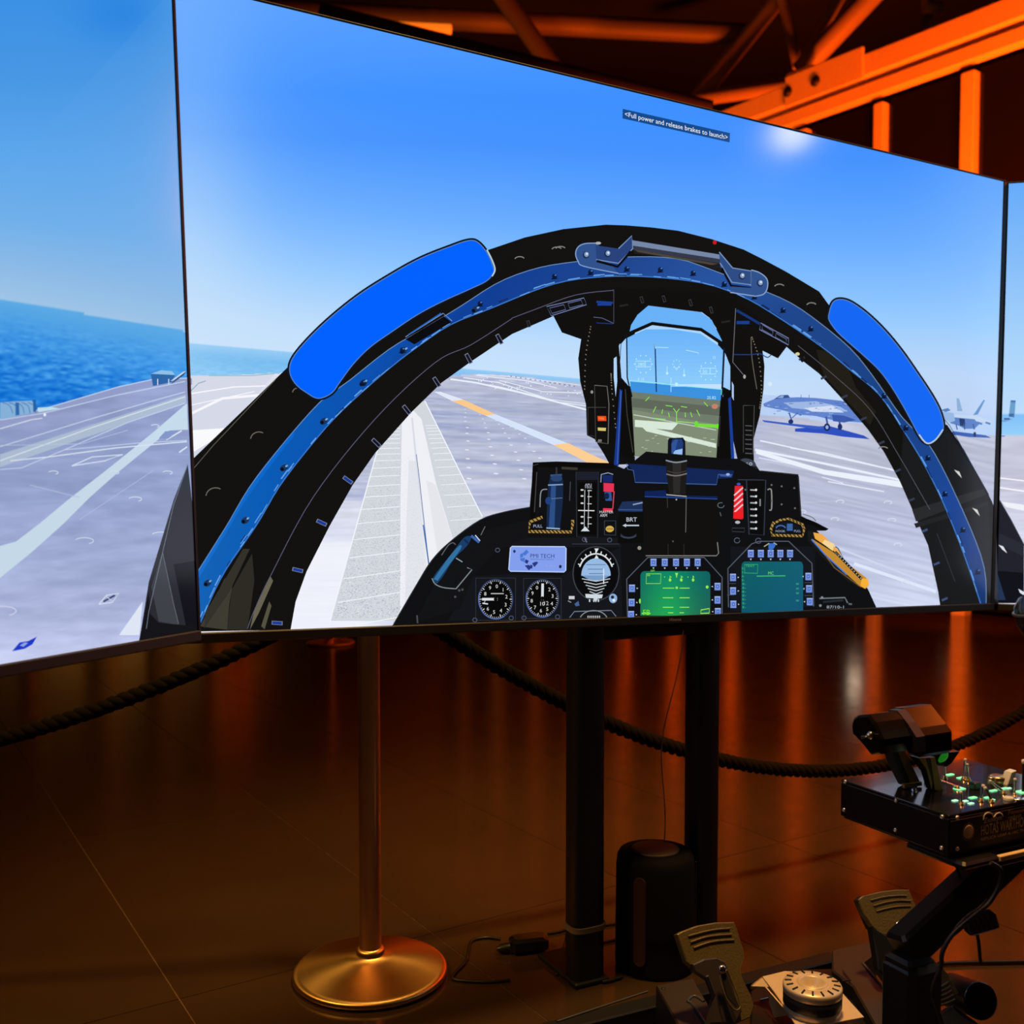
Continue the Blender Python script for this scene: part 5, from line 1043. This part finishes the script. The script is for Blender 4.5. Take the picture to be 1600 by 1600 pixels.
lever(((780,522),(830,518),(885,720),(880,770),(840,610)), lb2-dL*.001, 0.001, 'grey_metal', 'lever_face')
lever(((870,520),(905,518),(960,740),(972,788),(905,772)), lb2-dL*.001, 0.001, 'grey_metal', 'lever_face')
for a in ((740,790),(845,722)):
    c = on_top(*kE(a)[0]); mb = MB(); mb.lathe([(0.005, 0), (0.005, 0.004), (0.003, 0.007), (0, .007)], c, n=12); mb.build('base_screw', M['steel'], tq)
# green backlight under the right grip: lamp window in the grip underside
c = rb+dF*.030-Zu*.028
mb = MB(); gpt = P(*kE((965,510))[0], 1.645); mb.lathe([(0.011, 0), (0.011, 0.002), (0.007, .005), (0, .006)], gpt, (dF*.2-dL-Zu*.5), 20); 
mb.build('green_lamp_window', mat('green_lamp', (0.01, .06, .01), 0.4, emit=(0.012, 0.30, 0.015), estr=0.4), tq)
mb = MB(); mb.prism(prof_on(kE((800,495),(1100,470),(1040,560),(1000,592),(930,580),(905,515)), rb+dL*.02, dL), dL*0.03, .001); mb.build('grip_underside', M['grip_plastic'], tq)
# switches on the top plate
def toggle(px, py, tipx, tipy, r=0.0021, m='steel'):
    c = on_top(px, py); sc = (c-Vector(CAM)).length/FPX; d = RTV*((tipx-px)*sc)+Zu*((py-tipy)*sc*1.02)
    mb = MB(); mb.lathe([(0.0050, 0), (0.0050, .0018), (0.0034, .0022), (0.0034, .0050), (0.0016, .0052)], c, n=12); a = mb.build('toggle_nut', M['gold_metal'], tq)
    mb = MB(); mb.tube([c+Zu*.004, c+d*.9, c+d], [r*.75, r, r*1.1], 10); b = mb.build('toggle_switch', M[m], tq); 
    mb = MB(); mb.lathe([(r*1.15, -.002), (r*1.3, 0), (r*.9, .0016), (0, .002)], c+d, d, 10); mb.build('toggle_tip', M['pale_tip'], tq)
RTV = Vector((1, 0, 0)); M['gold_metal'] = mat('gold_metal', (.6, .42, .2), .3, 1.0); M['pale_tip'] = mat('pale_tip', (.75, .7, .62), .35)
for a in ((980,685,980,580),(1130,690,1138,552),(1165,700,1155,588),(1080,765,955,705),(1110,885,1105,800),(1262,862,1278,752),(1345,870,1300,770),(1525,820,1528,705),(1440,800,1345,715)):
    (x0, y0), (x1, y1) = kE((a[0], a[1]), (a[2], a[3])); toggle(x0, y0, x1, y1)
for (x, y), w_, d_, m in [(a, b, c_, m) for a, b, c_, m in (((1020,655), .016, .006, 'led'), ((1110,680), .016, .007, 'led'), ((1095,765), .018, .010, 'led'), ((1060,858), .010, .005, 'led_white'), ((1140,862), .010, .005, 'led_white'), ((1200,835), .014, .006, 'led'),
        ((1185,880), .010, .005, 'led_white'), ((1310,835), .010, .005, 'led'), ((1350,852), .009, .005, 'led'), ((1228,718), .008, .006, 'led_white'), ((1360,780), .014, .005, 'led'), ((1440,765), .018, .006, 'led'), ((1580,790), .018, .012, 'led'), ((1480,762), .010, .004, 'led_white'))]:
    c = on_top(*kE((x, y))[0]); mb = MB(); mb.box(c+Zu*.0009, (w_, d_*1.1, .0014), RB, .0003); mb.build('lit_label', M[m], tq)
for (x, y), r, h, m in (((1400,705), .015, .010, 'gold_metal'), ((1345,725), .006, .012, 'gold_metal'), ((1480,850), .008, .005, 'pale_tip'), ((1555,845), .012, .003, 'steel')):
    c = on_top(*kE((x, y))[0]); mb = MB(); mb.lathe([(r, 0), (r, h*.8), (r*.85, h), (0, h)], c, n=20); mb.build('dial', M[m], tq)
mb = MB(); c = on_top(*kE((1470,735))[0]); mb.prism([c, c+dF*.014, c+dF*.022+Zu*.022, c+dF*.010+Zu*.020], dL*.014, .001); mb.build('flap_switch', M['pale_tip'], tq)
mb = MB(); c = on_top(*kE((1215,765))[0]); mb.box(c+Zu*.006, (.014, .012, .012), RB, .001); mb.build('guard_block', M['black_plastic'], tq)
mb = MB(); c = on_top(1598.5, 1238); mb.tube([c, c+Zu*.050], .0022, 10); mb.build('tall_switch', M['black_plastic'], tq); mb = MB(); mb.lathe([(0.003, -.003), (0.0038, 0), (0.003, .003), (0, .004)], c+Zu*.05, n=12); mb.build('toggle_tip', M['pale_tip'], tq)

# ------------------------------------------------------------------ mount below the throttle
mt = thing('simulator_mount', 'black steel arm and post holding up the throttle unit', 'mount', (*P(1425, 1500, 1.60).xy, 0))
mb = MB(); z0 = T0.z-BH-.0042
c = T0+dF*.215+dL*.03; c.z = z0-.006
mb.box(c, (0.42, 0.11, 0.012), RB, .004); pl_ = mb.build('mount_plate', M['anodised'], mt)
mb = MB(); c = T0+dF*.20+dL*.03; c.z = z0-.016; mb.box(c, (0.24, 0.10, 0.010), RB, .003); mb.build('under_bracket', M['anodised'], mt)
mb = MB(); c = on_front(1590, 1322, 0)-Zu*.004; c.z = z0-.002; mb.box(T0+dF*.135-dL*.018+Zu*(z0-.004-T0.z), (.11, .02, .008), RB, .001); mb.build('rail_end', M['gold_print'], mt)
a1 = P(1610, 1300, 1.72); a2 = P(1416, 1479, 1.61)
def beam(a, b, w_, d_, name, m='black_paint', par=None, up=(0, -1, 0), bev=.006):
    a = Vector(a); b = Vector(b); x = (b-a).normalized(); y = Vector(up); y = (y-x*y.dot(x)).normalized(); z = x.cross(y)
    mb = MB(); mb.box((a+b)/2, ((b-a).length, d_, w_), Matrix((x, y, z)).transposed(), bev); return mb.build(name, M[m], par)
beam(a1, a2+(a2-a1).normalized()*.012, 0.056, 0.05, 'arm', par=mt)
pc = P(1421, 1500, 1.60)
mb = MB(); mb.box((pc.x, pc.y, (pc.z+.015)/2), (0.058, 0.055, pc.z+.015-.01), RB, .006); mb.build('post', M['black_paint'], mt)
mb = MB(); mb.box((pc.x+.004, pc.y, pc.z-.06), (0.072, 0.07, 0.13), RB, .012); mb.build('post_clamp', M['black_plastic'], mt)
mb = MB(); mb.box((pc.x, pc.y, 0.006), (0.09, 0.09, 0.012), RB, .003); mb.build('foot_plate', M['black_paint'], mt)
def cab(pts, Y, r, label, m='cable'):
    mb = MB(); mb.tube([P(x, y, Y) for x, y in smooth(pts, 5)], r, 8); return tag(mb.build('cable', M[m]), label, 'cable')
cab(kO((780,130),(790,180),(720,150),(1050,115),(1075,180),(1100,250))[3:], 1.66, .0022, 'thin cable hanging under the left end of throttle plate')
cab(kO((1340,140),(1420,200),(1400,330),(1330,450),(1250,520),(1150,600),(1060,680),(1000,760),(960,850),(950,950),(900,1080),(885,1180),(920,1280),(960,1400)), 1.50, .0035, 'thick black cable running down along the arm and post')
cab(kO((1320,420),(1240,500),(1170,545),(1090,620),(1040,690)), 1.55, .0022, 'thin reddish cable tied beside the arm', 'strap')
cab(kO((1130,640),(1080,680),(1030,720),(1000,740)), 1.54, .0022, 'short cable end leaving the black connector', 'strap')
cab(kO((1230,690),(1245,760),(1258,900),(1262,915)), 1.60, .003, 'cable dropping from the black connector to the floor cable')
cn = thing('cable_connector', 'ribbed black cable connector bundled under the arm at right', 'connector', tuple(P(1531, 1438, 1.56)))
beam(P(*kO((1140,640))[0], 1.56), P(*kO((1375,575))[0], 1.56), 0.026, 0.022, 'connector_body', 'black_gloss', cn, bev=.003)
for k in range(5):
    t = .15+k*.16; q = P(*kO((1140+235*t, 640-65*t))[0], 1.55); q2 = P(*kO((1140+235*t+30, 640-65*t+58))[0], 1.545); q1 = P(*kO((1140+235*t-30, 640-65*t-70))[0], 1.545); mb = MB(); mb.tube([q1, q-Vector((0, .002, 0)), q2], .0018, 6); mb.build('rib', M['cable'], cn)

# ------------------------------------------------------------------ rudder pedals
pd = thing('rudder_pedals', 'black rudder pedal set with metal pedals and silver centre dial', 'pedals', tuple(PZ(1270, 1700, 0)))
def slab(pts, Y, dY, m, name, bev=.002, smooth_n=0, n=None, par=pd):
    """plate seen face-on: outline on a plane at depth Y leaning with normal n, thickness dY"""
    n = Vector(n or (0, 1, 0)).normalized(); o = P(*pts[0], Y); pr = [PL(x, y, tuple(o), tuple(n)) for x, y in (smooth(pts, smooth_n, True) if smooth_n else pts)]
    mb = MB(); mb.prism(pr, n*dY, bev); return mb.build(name, M[m], par)
pn = Vector((-.32, .80, -.45))
pl1 = slab(kN((232,480),(262,462),(360,425),(470,405),(590,402),(610,450),(650,580),(655,620),(628,700),(645,760),(700,870),(715,930),(690,1000),(600,1040),(520,1040),(470,800),(440,700),(330,690),(290,650)), 1.80, .016, 'pedal', 'pedal', .002, n=pn)
for pts in (((300,492),(400,465),(480,450),(560,444)), ((315,530),(400,500),(480,487),(572,480)), ((335,565),(420,535),(500,520),(588,515))):
    mb = MB(); q = [PL(x, y, tuple(P(*kN((232,480))[0], 1.80)-pn.normalized()*.0006), tuple(pn)) for x, y in smooth(kN(*pts), 4)]; mb.tube(q, .0022, 6); o = mb.build('grip_ridge', M['pedal'], pd)
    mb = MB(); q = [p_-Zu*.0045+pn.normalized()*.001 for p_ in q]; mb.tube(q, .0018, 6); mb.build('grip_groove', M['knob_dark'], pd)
slab(kN((330,665),(400,632),(480,622),(530,645),(560,700),(600,860),(640,960),(600,1040),(560,1040),(440,1040),(470,870),(430,760),(340,700)), 1.775, .018, 'housing', 'pedal_arm', .003, n=pn)
mb = MB(); q = [PL(x, y, tuple(P(*kN((500,700))[0], 1.765)), tuple(pn)) for x, y in kN((510,730),(545,870),(605,935),(615,925),(560,790),(535,710))]; mb.prism(q, pn.normalized()*.003); mb.build('slot', M['knob_dark'], pd)
mb = MB(); q = [PL(x, y, tuple(P(*kN((500,700))[0], 1.764)), tuple(pn)) for x, y in smooth(kN((505,690),(500,760),(540,880),(590,950),(625,940),(620,890),(570,760),(540,690)), 3)]; mb.tube(q, .0014, 6); mb.build('slot_rim', M['pedal'], pd)
mb = MB(); mb.lathe([(0.0075, 0), (0.0075, .004), (0.004, .006), (0, .006)], P(*kN((512,698))[0], 1.765), (0.2, -1, .5), 14); mb.build('bolt', M['steel'], pd)
mb = MB(); q = smooth(kN((420,740),(450,820),(470,900),(468,960),(440,1000),(445,1040)), 4); mb.tube([P(x, y, 1.765) for x, y in q], .003, 6); mb.build('arm_edge', M['pedal_side'], pd)
pl2 = slab(kO((305,430),(340,400),(480,365),(600,350),(705,350),(725,400),(760,480),(770,560),(700,640),(560,730),(470,690),(415,640),(350,540)), 2.0, .014, 'pedal', 'pedal', .002, n=pn)
for pts in (((400,435),(500,410),(600,398),(680,398)), ((425,478),(520,450),(620,436),(712,438)), ((445,520),(540,495),(620,482),(712,480))):
    mb = MB(); q = [PL(x, y, tuple(P(*kO((305,430))[0], 2.0)-pn.normalized()*.0004), tuple(pn)) for x, y in smooth(kO(*pts), 4)]; mb.tube(q, .0020, 6); mb.build('grip_ridge', M['pedal'], pd)
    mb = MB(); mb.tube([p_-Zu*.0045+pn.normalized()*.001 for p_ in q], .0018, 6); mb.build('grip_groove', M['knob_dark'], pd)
slab(kO((420,640),(560,730),(640,900),(560,1100),(470,980),(450,850)), 1.97, .02, 'black_plastic', 'pedal_arm', .003, n=pn)
mb = MB(); mb.lathe([(0.012, 0), (0.012, .002), (0.008, .003), (0.008, .001), (0.005, .001), (0.004, .006), (0, .006)], P(*kO((635,645))[0], 1.965), (0.2, -1, .5), 18); mb.build('bolt', M['steel'], pd)
slab(kO((300,430),(335,400),(430,640),(400,660),(350,560)), 2.0, .010, 'black_plastic', 'pedal_edge', .001, n=(-.6, .7, -.3))
# heel plate at the right and its ribs
hp = slab(kO((940,930),(1010,1010),(1060,1100),(1100,1160),(1010,1210),(920,1250),(890,1200),(890,1080)), 1.78, .012, 'pedal', 'heel_plate', .002, n=pn)
for k in range(5):
    y = 1080+k*34; mb = MB(); q = [PL(x, yy, tuple(P(*kO((940,930))[0], 1.78)-pn.normalized()*.001), tuple(pn)) for x, yy in smooth(kO((905+k*4, y+42), (960+k*6, y+25), (1010+k*12, y-8)), 4)]; mb.tube(q, .0022, 6); mb.build('grip_ridge', M['pedal'], pd)
slab(kO((930,1330),(1050,1250),(1260,1400),(1240,1600),(960,1600)), 1.74, .03, 'housing', 'heel_base', .003, n=(-.3, .7, -.6))
# housings and deck, flat tops at real heights
def flat(pts, z, h, m, name, bev=.003, par=pd):
    mb = MB(); mb.prism([PZ(x, y, z) for x, y in pts][::-1], (0, 0, -h), bev); return mb.build(name, M[m], par)
flat(kN((100,795),(330,750),(420,900),(480,1080),(300,1180),(220,1010)), .105, .09, 'housing', 'left_housing', .004)
mb = MB(); q = [PZ(x, y, .106) for x, y in smooth(kN((420,1060),(330,920),(300,900),(310,880),(345,865),(400,900)), 3)]; mb.tube(q, .003, 6); mb.build('housing_rim', M['pedal_side'], pd)
mb = MB(); mb.lathe([(0.004, 0), (0.004, .001), (0, .0015)], PZ(*kN((145,820))[0], .105), n=12); mb.build('screw', M['knob_dark'], pd)
flat(kN((1200,575),(1460,520),(1480,590),(1400,650),(1520,790),(1720,1100),(1560,1200),(1330,800),(1200,700)), .085, .07, 'housing', 'right_housing', .004)
flat(kN((690,830),(900,700),(1300,690),(1560,1040),(1500,1300),(700,1300)), .055, .04, 'black_plastic', 'deck', .003)
mb = MB(); mb.tube([PZ(*q, .058) for q in kN((1385,965),(1480,940))], .002, 6); mb.build('hinge_pin', M['steel'], pd)
mb = MB(); mb.tube([PZ(*q, .058) for q in kN((750,890),(800,878))], .002, 6); mb.build('hinge_pin', M['steel'], pd)
mb = MB(); mb.tube([PZ(*q, .09) for q in kN((1268,705),(1315,765),(1262,772))], .0016, 6); mb.build('edge_clip', M['strap'], pd)
mb = MB(); mb.tube([PZ(*q, .087) for q in kN((1390,660),(1520,810),(1600,930))], .0018, 6); mb.build('housing_rim', M['pedal_side'], pd)
# silver folded bracket and dial
zk = 0.105
mb = MB(); mb.prism([PZ(x, y, zk) for x, y in kN((765,742),(905,708),(1130,720),(1270,850),(1400,995),(1190,1035),(1000,1090),(870,880))][::-1], (0, 0, -.003), .0006); mb.build('bracket_top', M['bracket'], pd)
fa = [PZ(x, y, zk) for x, y in kN((765,742),(820,805),(940,960),(1000,1040),(1040,1090))]; 
mb = MB(); mb.prism([fa[0], PZ(*kN((690,800))[0], zk-.014), PZ(*kN((690,822))[0], zk-.022), PZ(*kN((770,800))[0], zk-.02), fa[1]], (.002, .002, -.002)); mb.build('bracket_flange', M['bracket'], pd)
mb = MB(); mb.prism([fa[1]+Vector((-.012, 0, -.001)), PL(*kN((815,850))[0], tuple(fa[1]+Vector((-.014, 0, 0))), (1, .3, 0)), PL(*kN((805,905))[0], tuple(fa[1]+Vector((-.014, 0, 0))), (1, .3, 0)), PL(*kN((840,1000))[0], tuple(fa[1]+Vector((-.014, 0, 0))), (1, .3, 0)), PL(*kN((915,985))[0], tuple(fa[1]+Vector((-.014, 0, 0))), (1, .3, 0)), fa[3]+Vector((-.004, 0, -.001))], (.003, .001, 0)); mb.build('bracket_side', M['bracket'], pd)
kc = PZ(1269, 1579, zk); kh = 0.052
KC = Vector((kc.x, kc.y, zk)); kt = None
def klathe(prof, name, m, parent=pd): mb = MB(); mb.lathe(prof, KC, n=64); return mb.build(name, M[m], parent)
KR = 0.0525
klathe([(KR*.92, 0.0), (KR*.95, 0.002), (KR*.95, 0.012), (KR*.9, 0.013)], 'dial_base', 'knob')
klathe([(KR*.97, 0.013), (KR*.99, 0.014), (KR*.99, 0.034), (KR*.97, 0.035)], 'dial_band', 'knob_dark')
dial = klathe([(KR*.97, 0.035), (KR, 0.036), (KR, 0.047), (KR*.97, 0.050), (KR*.58, 0.0525), (KR*.54, .0505), (KR*.52, .0525), (KR*.46, 0.055), (KR*.40, 0.053), (KR*.30, 0.042), (KR*.22, .036), (0, .036)], 'dial', 'knob')
for k in range(16):
    a = 2*math.pi*k/16+.12; d = Vector((math.cos(a), math.sin(a), -.04)); mb = MB(); mb.tube([KC+Vector((d.x*KR*.70, d.y*KR*.70, .0523)), KC+Vector((d.x*KR*.93, d.y*KR*.93, .0512))], .0017, 6); mb.build('tick_mark', M['knob_dark'], dial)
mb = MB(); mb.lathe([(0.011, 0), (0.011, .002), (0.006, .003), (0.006, .001), (0, .001)], KC+Vector((0, 0, .036)), n=6); mb.build('hex_bolt', M['steel'], dial)
# base frame
def bar_z(a, b, z, w_, h, name, m='black_paint', par=pd): A_ = PZ(*a, z); B_ = PZ(*b, z); return beam(A_-Vector((0, 0, h/2)), B_-Vector((0, 0, h/2)), h, w_, name, m, par, (0, 1, 0), .003)
bar_z((850, 1606), (1305, 1492), .045, .04, .035, 'frame_bar')
bar_z((858, 1602), (1000, 1720), .045, .04, .035, 'frame_bar')
mb = MB(); A_ = PZ(870, 1596, .0465); B_ = PZ(1012, 1549, .0465); mb.tube([A_, B_], .0022, 6); mb.build('frame_edge', M['pedal_side'], pd)
# black cylinder beside the heel plate
cy = thing('cylinder_motor', 'large black cylinder lying behind post beside the right pedal', 'cylinder', tuple(P(1510, 1562, 1.75)))
e1 = P(1532, 1564, 1.76); e0 = P(1488, 1548, 1.84); ax = (e0-e1).normalized()
mb = MB(); mb.lathe([(0.0, 0.0), (0.029, .0), (0.030, .003), (0.031, (e0-e1).length), (0.026, (e0-e1).length+.01)], e1, ax, 40); mb.build('barrel', M['black_plastic'], cy)
mb = MB(); mb.lathe([(0.0285, -.002), (0.0315, -.0015), (0.0315, .004)], e1, ax, 40); mb.build('end_cap', M['black_gloss'], cy)

# ------------------------------------------------------------------ joystick at the right edge
jk = thing('joystick', 'black joystick grip whose rounded head pokes in at right edge', 'joystick', tuple(P(1640, 1240, 1.5)))
js = P(1618, 960, 1.45)
mb = MB(); prof = [(0.0, -.035), (0.012, -.034), (0.022, -.026), (0.027, -.012), (0.028, 0.0), (0.026, .014), (0.018, .026), (0.008, .031), (0, .032)]
mb.lathe(prof, js, (-.2, 0, 1), 28); mb.build('grip_head', M['black_gloss'], jk)
mb = MB(); mb.tube([js+Vector((.004, 0, -.025)), js+Vector((.042, .0, -.10)), js+Vector((.07, 0, -.19)), js+Vector((.085, 0, -.235))], [.018, .021, .020, .024], 18); mb.build('grip_shaft', M['black_plastic'], jk)
mb = MB(); mb.lathe([(0.030, -.002), (0.031, .0), (0.030, .002)], js+Vector((0, 0, .004)), (-.2, 0, 1), 28); mb.build('head_seam', M['pedal_side'], jk)
mb = MB(); mb.tube([js+Vector((.085, 0, -.235)), js+Vector((.21, 0, -.255))], .014, 12); mb.build('side_tube', M['black_plastic'], jk)
mb = MB(); jb = js+Vector((.20, 0, -.24)); mb.box(jb-Vector((0, 0, (jb.z)/2)), (.09, .09, jb.z), None, .006); mb.build('pedestal', M['black_paint'], jk)

# glare of a warm hall lamp mirrored in the glass of the middle screen
gp = Vector(tvC.px(1238, 205)); vdir = (gp-Vector(CAM)).normalized(); n_ = Vector(tvC.n); rf = vdir-2*vdir.dot(n_)*n_
gl_ = gp+rf*5.0
light('hall_lamp_mirrored', 'POINT', tuple(gl_), 14, (1.0, 0.80, 0.5), 0.12)
